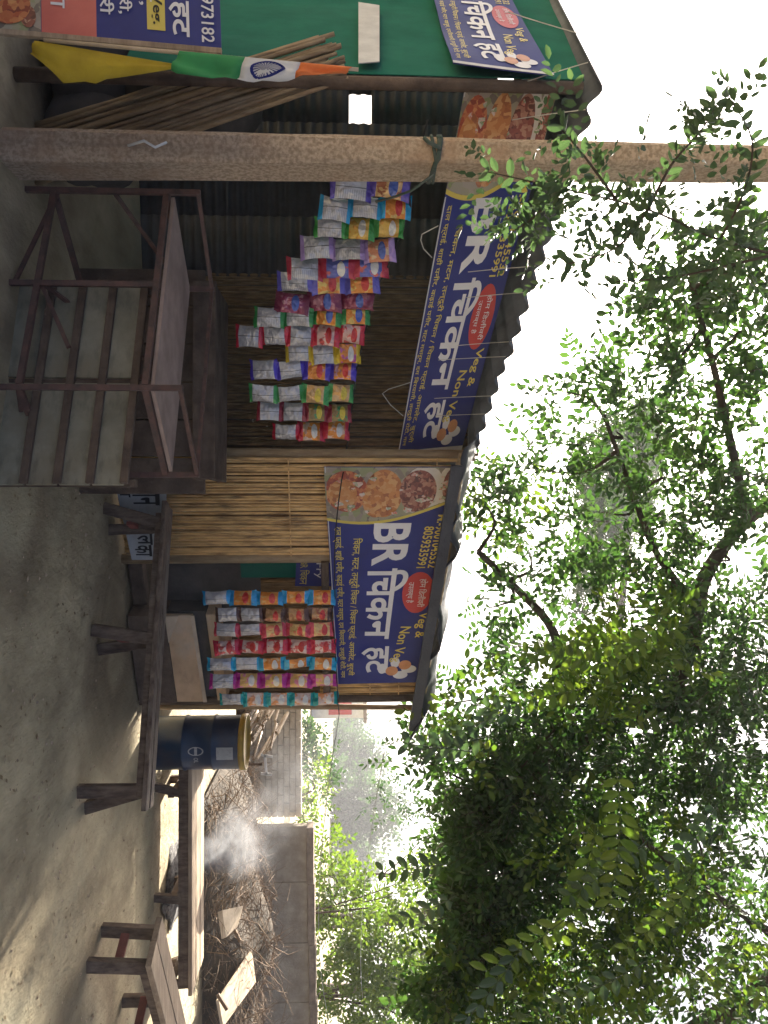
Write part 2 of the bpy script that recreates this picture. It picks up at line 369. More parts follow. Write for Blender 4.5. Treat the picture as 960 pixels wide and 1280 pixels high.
# vertical bamboo reeds, each a thin culm, joined into one wall part
def reed_wall(name, a, b, z0, z1, material, pitch=.022, parent=shop, zt2=None, jitter=.006):
    a, b = Vector((*a, 0)), Vector((*b, 0)); n = int((b-a).length/pitch); mb = MB(); nrm = Vector(((b-a).y, -(b-a).x, 0)).normalized()
    for i in range(n):
        t = (i+.5)/n; p = lerp(a, b, t)+nrm*random.uniform(-jitter, jitter); r = pitch*random.uniform(.40, .56)
        top = (z1 if zt2 is None else z1+(zt2-z1)*t)+random.uniform(-.02, .03); lean = (b-a).normalized()*random.uniform(-.012, .012)
        mb.tube([p+Vector((0, 0, z0)), p+lean*.5+Vector((0, 0, (z0+top)/2)), p+lean+Vector((0, 0, top))], r, 5)
    o = mb.build(name, material, parent, True); o['kind'] = 'stuff'
    for zz in (z0+.12, (z0+z1)/2, z1-.15):       # split-bamboo ties across
        MB().bar(a+nrm*.018+Vector((0, 0, zz)), b+nrm*.018+Vector((0, 0, zz+random.uniform(-.02, .02))), .008, .006).build('lashing_strip', material, parent)
    return o
w0 = (-.345, 4.855); w1 = onwall(694, 600, A2, B2)
reed_wall('bamboo_wall', w0, (w1.x, w1.y), .02, 2.2, 'reed', .021, zt2=2.13)
e0 = onwall(846, 500, A2, B2); reed_wall('bamboo_wall', (e0.x, e0.y), (1.37, 5.63), 1.28, 2.0, 'reed', .022)
# reed partition inside the open front, indoor shade put into its colour
reed_wall('inner_reed_wall', (-1.72, 5.58), (-.37, 5.16), 0, 2.35, 'reed_painted_shade', .024)
reed_wall('back_reed_wall', (-.9, 6.65), (.9, 7.35), 0, 2.4, 'reed_painted_shade', .05)
# tin sheets at the back, with daylight gaps between them
def tinsheet(a, b, z0, z1):
    a, b = Vector((*a, z0)), Vector((*b, z0)); d = b-a; L = d.length
    nn = Vector((d.y, -d.x, 0)).normalized()
    MB().grid(lambda x, y: a+d*x+Vector((0, 0, (z1-z0)*y))+nn*.011*math.sin(2*math.pi*y*(z1-z0)/.075), 2, int((z1-z0)/.075*6)).build('tin_sheet', 'tin', shop, True, thick=.004)
tinsheet((-3.62, 5.35), (-2.96, 5.45), 0, 2.55)
tinsheet((-2.985, 5.44), (-2.74, 5.49), 0, 1.49); tinsheet((-2.985, 5.44), (-2.74, 5.49), 1.65, 2.55)
tinsheet((-2.765, 5.47), (-2.1, 5.55), 0, 2.5); tinsheet((-2.12, 5.54), (-1.66, 5.58), 0, 2.5)
MB().hexa([(-1.80, 5.65, 0), (-.36, 5.20, 0), (-.35, 5.22, 0), (-1.79, 5.67, 0)], [(-1.80, 5.65, 2.42), (-.36, 5.20, 2.3), (-.35, 5.22, 2.3), (-1.79, 5.67, 2.42)]).build('partition_light_block', 'dark_cloth', shop)  # unseen dark sheet added to stop daylight leaking through the partition
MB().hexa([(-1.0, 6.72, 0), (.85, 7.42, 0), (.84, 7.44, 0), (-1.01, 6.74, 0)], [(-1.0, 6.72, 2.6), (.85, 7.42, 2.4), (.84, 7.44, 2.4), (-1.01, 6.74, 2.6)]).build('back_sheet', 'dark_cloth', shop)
# green tarpaulin on the left flank, with a pale patch
fl = Quad((AL[0]+.03, AL[1]-.03, .45), (-3.5, 4.98, .45), (-3.5, 4.98, 2.74), (AL[0]+.03, AL[1]-.03, 2.60), .012)
g = fl.sheet('green_tarpaulin', 'tarp_green', shop, 18, 12)
ft = Quad(onwall(92, 512, AL, BL_)+Vector((-.03, -.03, 0)), onwall(14, 512, AL, BL_)+Vector((-.03, -.03, 0)), onwall(18, 486, AL, BL_)+Vector((-.03, -.03, 0)), onwall(90, 486, AL, BL_)+Vector((-.03, -.03, 0)))
ft.sheet('pale_patch', 'white_cloth', shop, 6, 2)
# doorway: dark cloth, blue poster and green cloth hanging inside
dw = Quad(onwall(692, 760, (-.2, 5.05), (1.47, 5.81)), onwall(788, 750, (-.2, 5.05), (1.47, 5.81)), onwall(788, 560, (-.2, 5.05), (1.47, 5.81)), onwall(692, 560, (-.2, 5.05), (1.47, 5.81)), .01)
dw.sheet('door_curtain', 'dark_cloth', shop, 14, 10, rect=(0, 1, 0, .62))
dw.sheet('door_green_cloth', 'tarp_green', shop, 8, 4, rect=(.05, .28, .50, .86), off=.02)
q = Quad(onwall(703, 590, A2, B2), onwall(738, 592, A2, B2), onwall(738, 545, A2, B2), onwall(703, 545, A2, B2)); 
po = q.sheet('inner_poster', 'banner_blue', shop, 4, 2, off=-.06); q.text('lettering', 'BR िचकन', 'banner_yellow', po, .08, .92, .12, .38, off=-.053); q.text('lettering', 'Fry', 'banner_white', po, .15, .7, .5, .75, off=-.053)
# door head and the rear
MB().bar((.33, 5.14, 1.33), (1.36, 5.6, 1.33), .05, .04).build('door_beam', 'oldwood', shop)
# back flank of the bamboo part
reed_wall('side_reed_wall', (1.36, 5.64), (.66, 7.2), 0, 2.05, 'reed_painted_shade', .05)

# counter of the open front: heavy plank on a boarded front
MB().bar((-1.27, 4.27, .70), (-.18, 4.30, .69), .125, .05).build('counter_plank', 'oldwood', shop, bevel=.006)
MB().hexa([(-1.27, 4.34, .72), (-.18, 4.34, .71), (-.18, 4.75, .71), (-1.27, 4.75, .72)], [(-1.27, 4.34, .75), (-.18, 4.34, .74), (-.18, 4.75, .74), (-1.27, 4.75, .75)]).build('counter_top', 'oldwood', shop)
for k in range(6):
    x = -1.25+.21*k; MB().bar((x, 4.33, 0), (x, 4.33, .69), .2, .022, side=(1, 0, 0)).build('counter_board', 'oldwood', shop, bevel=.004)

# ------------------------------------------------------------------ banners
LINE1 = 'िचकन, मटन, तन्दूरी िचकन / िचकन फ्राई, आमलेट, बुर्जी'
LINE2 = 'दाल फ्राई, शाही पनीर, कढ़ाई पनीर, मटर मशरूम, दम िबरयानी, तन्दूरी रोटी, नान'
def banner(name, q, label, edge=True, top=True):
    t = thing(name, q.p(.5, 0), label, 'banner')
    q.sheet('sheet', 'banner_blue', t, 40, 6)
    curve = lambda b: .168+.07*math.sin(math.pi*min(max((b+.25)/1.2, 0), 1))-.03*b
    fb = MB().grid(lambda x, y: q.p(.002+(curve(y)-.002)*x, y, .0035), 8, 14).build('food_picture', 'food_back', t)
    MB().grid(lambda x, y: q.p(curve(y)+.012*x, y, .0045), 1, 16).build('curved_stripe', 'banner_yellow', t)
    clip = lambda b: curve(b)-.004
    q.disc('bowl', 'food_red', t, .10, .16, .085, .16, .0055, clip=clip); q.disc('bowl_food', 'food_orange', t, .11, .13, .06, .11, .0075, clip=clip)
    q.disc('kebab', 'food_orange', t, .11, .44, .10, .145, .0055, clip=clip); q.disc('kebab', 'food_orange', t, .14, .38, .07, .10, .0075, clip=clip)
    q.disc('plate', 'dish_white', t, .10, .74, .11, .155, .0055, clip=clip); q.disc('plate_food', 'food_dark', t, .10, .70, .088, .14, .0075, clip=clip)
    q.disc('plate', 'dish_white', t, .08, .95, .10, .11, .0085, clip=clip); q.disc('plate_food', 'food_dark', t, .075, .965, .08, .085, .0105, clip=clip)
    W, Y = 'banner_white', 'banner_yellow'
    mb = MB(); rr = random.Random(5)
    for k in range(30):
        a, b, ra, t0 = rr.uniform(.03, .2), rr.uniform(.05, .95), rr.uniform(.006, .016), rr.uniform(0, 6); a = min(a, clip(b)-.02)
        mb.add([q.p(a+ra*math.cos(t0+w_)*(1 if j_ % 2 else .45), b+ra*2.6*math.sin(t0+w_), .0125+.0003*k/10) for j_, w_ in enumerate((0, 1.2, 2.3, 3.1, 4.2, 5.3))], [(0, 1, 2, 3, 4, 5)])
    mb.build('garnish', 'garnish', t)['kind'] = 'stuff'
    q.text('lettering', 'BR', W, t, .235, .425, .375, .675, .36, .66, bold=.028)
    q.text('lettering', 'िचकन', W, t, .435, .775, .33, .70, .31, .66, bold=.022)
    q.text('lettering', 'हट', W, t, .81, .945, .28, .57, .27, .57, bold=.022)
    q.text('lettering', LINE1, Y, t, .30, .955, .185, .285, .11, .20, bold=.008)
    q.text('lettering', LINE2, Y, t, .25, .965, .035, .125, .03, .105, bold=.008)
    q.text('lettering', 'M.-9001045532', Y, t, .20, .435, .88, .965, .855, .935, bold=.012)
    q.text('lettering', '8059335991', Y, t, .25, .435, .785, .865, .755, .835, bold=.012)
    e = q.disc('red_oval', 'banner_red', t, .552, .80, .098, .145, .0045)
    q.text('lettering', 'होम िडलीवरी', W, t, .485, .62, .80, .88, off=.0075); q.text('lettering', 'उपलब्ध है', W, t, .50, .60, .69, .77, off=.0075)
    q.text('lettering', 'Veg &', Y, t, .645, .77, .82, .94, .80, .92, bold=.012)
    q.text('lettering', 'Non Veg', Y, t, .715, .89, .64, .78, .58, .72, bold=.012)
    for k, (a, b) in enumerate(((.905, .76), (.935, .62))):
        q.disc('chef_face', 'skin_print', t, a, b, .024, .07, .0065); q.disc('chef_hat', W, t, a+.022, b+.05+.05*k, .02, .085, .0055); q.disc('chef_coat', W, t, a-.012, b-.11, .026, .05, .005)
    if edge:
        MB().grid(lambda x, y: q.p(.985+.016*x, y, .005), 1, 6).build('white_hem', 'banner_edge', t)
    if top:
        MB().bar(q.p(.0, .01, .004), q.p(1, .005, .004), .006, .006).build('hem_cord', 'banner_edge', t)
    return t
q1 = Quad(onwall(108, 379, A1, B1), onwall(567, 463, A1, B1), onwall(561, 383, A1, B1), onwall(108, 262, A1, B1), .011)
banner('shop_banner', q1, 'long blue shop banner with white lettering above the hanging snack strips of the open front')
q2 = Quad(onwall(580, 555, A2, B2), onwall(849, 538, A2, B2), onwall(848, 432, A2, B2), onwall(580, 384, A2, B2), .009)
for c_ in q2.c: c_ += Vector((.41, -.91, 0))*.045
banner('shop_banner', q2, 'blue shop banner with food pictures and white lettering on the bamboo front', edge=False)
dl = (Vector((BL_[0]-AL[0], BL_[1]-AL[1], 0))).normalized()
br, tr = onwall(97, 395, AL, BL_), onwall(110, 270, AL, BL_)
off = Vector((-.69, -.72, 0))*.05
q3 = Quad(br+dl*2.1+off, br+off, tr+off, tr+dl*2.1+off, .008)
banner('shop_banner', q3, 'blue shop banner above the green tarpaulin, cut off by the picture edge', edge=True, top=False)

# standing banner at the lower left
sb = thing('standing_banner', at(40, 960, 2.9), 'blue and red standing banner with a yellow box and wooden edge, beside the flag', 'banner')
qs = Quad(at(-190, 1010, 3.05), at(33, 1010, 2.86), at(62, 683, 2.86), at(-150, 690, 3.05))
qs.sheet('sheet', 'banner_blue', sb, 6, 6)
qs.sheet('red_field', 'banner_pink', sb, 6, 2, rect=(0, 1, .31, .52), off=.0035, thick=0)
qs.sheet('food_picture', 'food_back', sb, 6, 2, rect=(0, 1, .02, .308), off=.0035, thick=0)
for (a, b, ra, rb, m_) in ((.86, .18, .11, .09, 'food_red'), (.62, .2, .12, .09, 'dish_white'), (.62, .2, .09, .07, 'food_orange'), (.92, .26, .06, .03, 'food_dark'), (.75, .07, .15, .05, 'food_dark')):
    qs.disc('dish', m_, sb, a, b, ra, rb, .0055+.0006*ra*10)
for txt, m_, a0, a1, b0, b1, bo in (('9050973182', 'banner_white', .545, .975, .925, .975, .012), ('िचकन हट', 'banner_white', .30, .955, .80, .905, .022),
        ('मटन,', 'banner_white', .55, .80, .685, .735, .01), ('िबरयानी', 'banner_white', .62, .77, .615, .65, .008), ('मटन करी,', 'banner_white', .48, .86, .605, .66, .015), ('अंडा करी', 'banner_white', .45, .87, .535, .59, .015),
        ('भुर्जी', 'banner_white', .58, .80, .435, .50, .012), ('मसाला', 'banner_white', .5, .86, .345, .40, .012)):
    if txt == 'िबरयानी': continue
    qs.text('lettering', txt, m_, sb, a0, a1, b0, b1, bold=bo, off=.0065)
qs.sheet('yellow_box', 'banner_yellow', sb, 2, 2, rect=(.5, .93, .715, .785), off=.0045, thick=0)
qs.text('lettering', 'Non Veg.', 'black_ink', sb, .52, .90, .728, .775, bold=.02, off=.0065)
MB().bar(qs.p(1.012, -.02), qs.p(1.012, 1.0), .018, .018).build('wooden_edge', 'wornboard', sb)
MB().bar(qs.p(1.05, 0), qs.p(1.05, -.2)+Vector((0, .3, 0)), .03).build('prop', 'oldwood', sb)

# ------------------------------------------------------------------ flag, yellow cloth, bamboo bundle
fg = thing('paper_flag', at(60, 860, 2.82), 'small saffron, white and green flag with navy wheel on a thin stick', 'flag')
s0, s1 = at(50, 905, 2.82), at(87, 512, 2.80)
MB().tube([s0, s1], .007, 6).build('stick', 'paleboard', fg, True)
def flagp(a, b, off=0):
    """a along the stick from tip, b away from the stick"""
    p = lerp(s1, s0, .02+a*.55); wdt = .022+.072*min(a, .88)**.8*(1 if a < .85 else 1-(a-.85)*3)
    return p+Vector((b*wdt*(1.15), -.012-.02*math.sin(b*7+a*9)*b-.008*math.sin(a*31)*b-off, -.03*b+.01*math.sin(a*25)*b))
for nm, m_, a0, a1 in (('saffron_band', 'saffron', 0, .30), ('white_band', 'flag_white', .30, .62), ('green_band', 'flag_green', .62, 1)):
    MB().grid(lambda x, y: flagp(a0+(a1-a0)*x, y), 8, 6).build(nm, m_, fg, True, thick=.0015)
mb = MB(); n = 24
for k in range(n):
    t0, t1 = 2*math.pi*k/n, 2*math.pi*(k+1)/n
    mb.add([flagp(.47+.105*math.cos(t)*r_, .52+.42*math.sin(t)*r_, .004) for t, r_ in ((t0, 1), (t1, 1), (t1, .82), (t0, .82))], [(0, 1, 2, 3)])
    tm = (t0+t1)/2; mb.add([flagp(.47+.105*math.cos(tm+e)*r_, .52+.42*math.sin(tm+e)*r_, .0045) for e, r_ in ((-.05, .86), (.05, .86), (.0, .0))], [(0, 1, 2)])
mb.build('navy_wheel', 'flag_navy', fg)
yc = thing('yellow_cloth', at(60, 900, 2.84), 'drooping yellow cloth tied to the stick below the flag', 'cloth')
def ycl(x, y):
    a = lerp(at(84, 728, 2.83), at(53, 915, 2.83), x); wd = .012+.115*(x/.8 if x < .8 else 1-.75*((x-.8)/.2)**.7)+.012*(1 if .55 < x < .62 else 0)
    return a+Vector((y*wd, -.01+.02*math.sin(y*6+x*3)*y, -.02*y))
MB().grid(ycl, 14, 6).build('cloth', 'yellow_cloth', yc, True, thick=.0015)
bb = thing('bamboo_bundle', at(160, 925, 3.6), 'leaning fan of split bamboo poles between the flag and the concrete pole', 'bamboo poles')
for i in range(34):
    t = i/33; ut = 44+52*t; top = at(ut+random.uniform(-2, 2), 528+random.uniform(-6, 24)+14*(1-t), 3.52+.02*(i % 3)); bot = at(ut+112+22*t, 915, 3.74+.02*(i % 3)); r_ = random.uniform(.009, .0125)
    MB().tube(wobble(bot, top, 5, .005), [r_*1.1, r_, r_, r_, r_*.95, r_*.9], 6).build('split_bamboo', 'bamboo', bb, True)
rp_ = at(188, 770, 3.42)
MB().tube([at(178, 752, 3.32), at(184, 766, 3.28), at(176, 780, 3.30), at(182, 800, 3.33)], .006, 5).build('white_tie', 'whitepaint', bb, True)

# ------------------------------------------------------------------ concrete pole
PY = 3.36
pl = thing('utility_pole', at(190, 935, PY), 'tapered concrete utility pole standing in front of the snack shop', 'pole')
b0, b1, t0, t1 = at(154, 945, PY), at(200, 945, PY), at(178, -60, PY), at(205, -60, PY)
def polesec(z, inset=0):
    k = (z-b0.z)/(t0.z-b0.z); l = lerp(b0, t0, k); r_ = lerp(b1, t1, k); wd = r_.x-l.x; c_ = .03
    return [Vector((x, PY+y, z)) for x, y in ((l.x+c_, 0), (r_.x-.012, 0), (r_.x, .012), (r_.x, .2), (r_.x-c_, .23), (l.x+c_, .23), (l.x, .2), (l.x, .035))]
mb = MB(); zs = [-.05+i*.25 for i in range(24)]; prevk = None
for z in zs:
    k = len(mb.v); mb.v += [tuple(p+Vector((random.uniform(-.002, .002), random.uniform(-.002, .002), 0))) for p in polesec(z)]
    if prevk is not None: mb.f += [(prevk+j, prevk+(j+1) % 8, k+(j+1) % 8, k+j) for j in range(8)]
    prevk = k
mb.f.append(tuple(range(prevk, prevk+8))); mb.build('shaft', 'concrete', pl)
mb = MB()
zr = at(200, 420, PY).z
rope = thing('rope', (b0.x, PY, zr), 'dark green rope wound round the concrete pole with a tail to the shop', 'rope')
for k in range(4):
    sec = polesec(zr+.012*k, 0); c_ = sum(sec, Vector())/8
    pts = [c_+(p-c_)*1.06+Vector((0, 0, .02*math.sin(i*.9+k))) for i, p in enumerate(sec)]; mb.tube(pts+[pts[0]], .008, 5)
mb.build('winding', 'rope', rope, True)
MB().tube([at(218, 418, PY+.05), at(238, 445, PY+.1), at(247, 470, 3.6), at(252, 490, 3.7)], .006, 5).build('tail', 'rope', rope, True)
MB().tube([at(186, 408, PY-.02), at(178, 424, PY-.03), at(172, 430, PY-.02)], .009, 5).build('knot', 'rope', rope, True)

# ------------------------------------------------------------------ iron stand with tray
st = thing('iron_stand', (-1.0, 3.5, 0), 'rusty red iron stand with a pink tray behind the concrete pole', 'stand')
P0, P1 = Vector((-1.49, 3.62, 0)), Vector((-.517, 3.24, 0)); side = Vector((.345, .36, 0)); PC, PD = P1+side, P0+side
Pm, Pn = (P0+P1)/2, (PC+PD)/2
Z = lambda p, z: Vector((p.x, p.y, z))
for p, h_ in ((P0, .80), (P1, .80), (PC, .80), (PD, .80), (Pm, .66), (Pn, .66)):
    MB().bar(Z(p, 0), Z(p, h_), .024, .024).build('leg', 'iron', st)
for z in (.13, .645, .79):
    for a, b in ((P0, P1), (P1, PC), (PC, PD), (PD, P0)):
        if z == .79 and (a, b) == (P0, P1): continue
        MB().bar(Z(lerp(a, b, .012), z), Z(lerp(a, b, .988), z), .026 if z != .79 else .016, .02).build('rail', 'iron', st)
for a, b in ((Z(P0, .14), Z(Pm, .02)), (Z(Pm, .14), Z(lerp(Pm, P1, .62), .30)), (Z(P1, .12), Z(lerp(P1, PC, .9), 0.03)), (Z(P0, .40), Z(lerp(P0, PD, .9), .62)), (Z(Pm, .15), Z(lerp(Pm, Pn, 1), .62))):
    MB().bar(a+Vector((0, .018, 0)), b+Vector((0, .018, 0)), .018, .012).build('brace', 'iron', st)
tr_ = [Z(P0, .662)+Vector((.015, .02, 0)), Z(P1, .662)+Vector((0, .02, 0)), Z(PC, .662)-Vector((.015, .01, 0)), Z(PD, .662)]
MB().hexa(tr_, [p+Vector((0, 0, .016)) for p in tr_]).build('tray', 'tray', st)
# pale boarded screen behind the stand
sc_ = thing('boarded_screen', (-.55, 3.42, 0), 'pale grey boarded screen with dark battens behind the iron stand', 'screen')
S0, S1 = Vector((-1.03, 3.535, 0)), Vector((-.115, 3.245, 0)); nn = Vector((-(S1-S0).y, (S1-S0).x, 0)).normalized()
zz = [0, .15, .285, .42, .56]
for i in range(4):
    for a, b in ((0, .485), (.515, 1)):
        p, q_ = lerp(S0, S1, a), lerp(S0, S1, b); w_ = .01*random.uniform(-1, 1)
        MB().hexa([Z(p, zz[i]+.005), Z(q_, zz[i]+.005), Z(q_, zz[i]+.005)+nn*.014, Z(p, zz[i]+.005)+nn*.014], [Z(p, zz[i+1]-.006+w_), Z(q_, zz[i+1]-.006), Z(q_, zz[i+1]-.006)+nn*.014, Z(p, zz[i+1]-.006+w_)+nn*.014]).build('board', 'sheetgrey', sc_)
for z in zz[1:]:
    MB().bar(Z(S0, z+.012)-nn*.012, Z(S1, z)-nn*.012, .034, .02).build('batten', 'oldwood', sc_, bevel=.003)
for t in (0.02, .5, .985):
    p = lerp(S0, S1, t)+nn*.03; MB().bar(Z(p, 0), Z(p, .6), .03, .03).build('upright', 'oldwood', sc_)

# ------------------------------------------------------------------ snack strips
def bagmesh(name, wd, ln, bul):
    nu, nv = 6, 9; mb = MB()
    for sgn in (-1, 1):
        def f(a, b):
            e = math.sin(math.pi*b)**.45 if 0 < b < 1 else 0
            x = (a-.5)*wd*(1-.17*e); y = sgn*bul*e*(math.sin(math.pi*a)**.7 if 0 < a < 1 else 0)
            y += .0022*math.sin(a*22)*(1-e)
            return (x, y+.0015*sgn, (b-.5)*ln)
        mb.grid(f, nu, nv)
    me = mb.mesh(name, None, True)
    for v_ in me.vertices:
        if abs(abs(v_.co.z)-ln/2) < 1e-4: v_.co.z += .004*math.sin(v_.co.x*900)
        else: v_.co.y += bul*.22*math.sin(v_.co.x*61+v_.co.z*47+wd*900)*math.sin(v_.co.z*83)
    return me
BAG = [bagmesh('packet', .124, .160, .026), bagmesh('packet', .118, .160, .032), bagmesh('packet', .128, .160, .021)]
for b_ in BAG: b_.materials.append(None)
SILVER = (.50, .50, .52)
def strip(top, n, nfront, wd, ln, ang, colours, label, group, tilt=0, curl=.0):
    body, band, blot = colours
    t = thing('snack_strip', top, label, 'snack packets', group)
    key = label
    fm = foil('snack_front', body, band, blot, .30, random.choice(((.62, .60, .55), (.60, .48, .05), (.50, .03, .03), (.05, .10, .40)))); bm = foil('snack_back', SILVER, band, (.42, .42, .45), .36)
    for i in range(n):
        o = bpy.data.objects.new('packet', BAG[random.randrange(3)]); col.objects.link(o); o.parent = t
        o.location = (tilt*i*ln+random.uniform(-.004, .004), random.uniform(-.006, .006)-curl*i*i, -ln*(i+.5))
        o.rotation_euler = (random.uniform(-.16, .16), random.uniform(-.07, .07)+tilt*.8, ang+random.uniform(-.32, .32))
        o.scale = (wd/.118*random.uniform(.93, 1.06), random.uniform(.7, 1.25)*wd/.118, ln/.150)
        o.material_slots[0].link = 'OBJECT'; o.material_slots[0].material = fm if i < nfront else bm
    return t
ORG, GOLD, TAN = (.62, .22, .03), (.62, .40, .08), (.55, .36, .17)
g1 = [  # u, v top, v bottom, front count, colours, words
 (233, 449, 546, 1, (TAN, (.09, .06, .35), (.30, .10, .05)), 'violet and silver snack strip nearest the concrete pole, left end of the long row'),
 (259, 447, 560, 1, (ORG, (.02, .33, .62), (.60, .40, .1)), 'cyan edged silver snack strip with an orange top packet in the long row'),
 (284, 456, 566, 2, (GOLD, (.05, .30, .06), (.62, .30, .05)), 'gold and green snack strip next to the lavender strip in the long row'),
 (314, 467, 583, 1, ((.55, .22, .12), (.42, .28, .60), (.6, .45, .3)), 'white and lavender snack strip in the long row'),
 (335, 476, 600, 2, ((.10, .12, .42), (.48, .03, .06), (.5, .1, .1)), 'dark blue snack strip with red ends in the long row'),
 (355, 487, 612, 2, (ORG, (.10, .09, .45), (.62, .45, .12)), 'silver and indigo snack strip with orange tops in the long row'),
 (375, 494, 615, 3, ((.25, .035, .09), (.20, .03, .07), (.45, .20, .25)), 'maroon snack strip in the long row'),
 (394, 498, 640, 2, (ORG, (.04, .26, .07), (.6, .42, .1)), 'green edged silver snack strip beside the longest red strip'),
 (418, 505, 664, 2, ((.62, .40, .38), (.55, .03, .06), (.55, .08, .08)), 'longest snack strip, red and white, hanging lowest in the long row'),
 (443, 510, 602, 1, (ORG, (.62, .45, .03), (.45, .1, .3)), 'short silver snack strip with yellow ends in the long row'),
 (464, 515, 646, 2, (ORG, (.08, .05, .50), (.45, .25, .35)), 'violet blue and silver snack strip with orange tops in the long row'),
 (492, 518, 646, 2, (TAN, (.05, .30, .08), (.60, .33, .10)), 'pale silver and green snack strip near the right end of the long row'),
 (516, 521, 637, 2, ((.24, .16, .05), (.28, .03, .05), (.05, .22, .09)), 'dark green and brown snack strip, second from the right end of the long row'),
 (538, 524, 618, 2, (ORG, (.50, .02, .05), (.6, .4, .3)), 'red and orange snack strip at the right end of the long row')]
F1 = math.atan2(B1[1]-A1[1], B1[0]-A1[0])
oA, oB = (A1[0]+.10, A1[1]-.11), (B1[0]+.10, B1[1]-.11)
tops = []
for u, v0, v1, nf, cl, lab in g1:
    top = onwall(u, v0, oA, oB); bot = onwall(u, v1, oA, oB); L_ = top.z-bot.z; n = max(2, round(L_/.155))
    tops.append(top); strip(top, n, nf, .114+.014*random.random(), L_/n, F1*.45+random.uniform(-.3, .3), cl, lab, 'snack strips under the long banner', tilt=random.uniform(-.03, .09), curl=random.uniform(0, .006))
ln = thing('hanging_cord', tops[0], 'thin dark cord carrying the long row of snack strips', 'cord')
MB().tube([onwall(150, 425, oA, oB)]+tops+[onwall(573, 528, oA, oB)], .005, 5).build('cord', 'black_ink', ln, True)
g2 = [(747, 541, 706, 4, (ORG, (.02, .30, .62), (.55, .3, .1)), 'bright blue and orange snack strip at the left end of the doorway row'),
 (768, 546, 690, 3, ((.40, .22, .10), (.09, .04, .03), (.3, .1, .05)), 'dark brown and tan snack strip in the doorway row'),
 (787, 543, 692, 3, ((.60, .40, .16), (.55, .05, .09), (.6, .2, .1)), 'red and tan snack strip with silver lower packets in the doorway row'),
 (808, 541, 692, 5, ((.62, .45, .42), (.55, .02, .06), (.55, .1, .1)), 'red and white snack strip in the middle of the doorway row'),
 (829, 540, 700, 3, (ORG, (.01, .32, .55), (.6, .4, .2)), 'cyan and orange snack strip with silver lower packets in the doorway row'),
 (850, 539, 697, 4, ((.60, .36, .12), (.42, .02, .24), (.6, .2, .3)), 'magenta and tan snack strip in the doorway row'),
 (873, 538, 685, 4, ((.60, .45, .38), (.01, .32, .34), (.6, .25, .1)), 'teal and white snack strip at the right end of the doorway row')]
F2 = math.atan2(B2[1]-A2[1], B2[0]-A2[0]); pA, pB = (A2[0]+.075, A2[1]-.165), (B2[0]+.075, B2[1]-.165); tops = []
for u, v0, v1, nf, cl, lab in g2:
    top = onwall(u, v0, pA, pB); bot = onwall(u, v1, pA, pB); L_ = top.z-bot.z; n = 5
    tops.append(top); strip(top, n, nf, .106, L_/n, F2*.6+random.uniform(-.2, .2), cl, lab, 'snack strips at the doorway')
ln = thing('hanging_cord', tops[0], 'thin dark cord carrying the snack strips at the doorway', 'cord')
MB().tube([onwall(575, 528, oA, oB)]+sag(onwall(600, 533, pA, pB), tops[0], 6, .02)+tops+[onwall(893, 536, pA, pB)], .004, 5).build('cord', 'black_ink', ln, True)

# thin pale wires that hold the long banner to the roof edge
for i, (u, v, du_, s_, dvv) in enumerate(((340, 395, 6, 0, 0), (372, 405, -4, 0, 0), (432, 425, 8, 0, 0), (450, 432, -5, 0, 0), (498, 445, 4, 0, 0), (520, 452, -3, 0, 0), (150, 340, -5, 0, 0))):
    a = onwall(u, v-20-i % 3*8, oA, oB); tt = min(max((a.x-C1.x)/(R1.x-C1.x), .02), .98); b = lerp(C1, R1, min(.99, tt*1.0+.0))+Vector((0, 0, .02))
    tag(MB().tube(sag(a, b, 5, .02), .0022, 4).build('tie_wire', 'string'), ('second', 'third', 'fourth', 'fifth', 'sixth', 'seventh', 'first')[i]+' pale tie wire of the long banner, counted from its left end', 'wire', 'tie wires of the long banner')
for i, (u0, v0, um, vm, u1, v1, lab) in enumerate(((282, 412, 300, 434, 322, 420, 'loop of pale wire under the long banner near the pole'), (478, 447, 492, 482, 520, 456, 'loop of pale wire under the long banner near its right end'))):
    a, m_, b = onwall(u0, v0, oA, oB), onwall(um, vm, oA, oB), onwall(u1, v1, oA, oB)
    tag(MB().tube([a, lerp(a, m_, .6)-Vector((0, 0, .03)), m_, lerp(m_, b, .5)-Vector((0, 0, .015)), b], .0028, 5).build('wire_loop', 'string'), lab, 'wire')
for pa, pb, lab in ((at(15, 325, 3.75), at(48, 215, 3.55), 'left pale wire tying the flank banner to the roof'), (at(112, 330, 3.55), at(78, 225, 3.45), 'right pale wire tying the flank banner to the roof')):
    tag(MB().tube(sag(pa, pb, 5, .01), .0025, 4).build('tie_wire', 'string'), lab, 'wire')

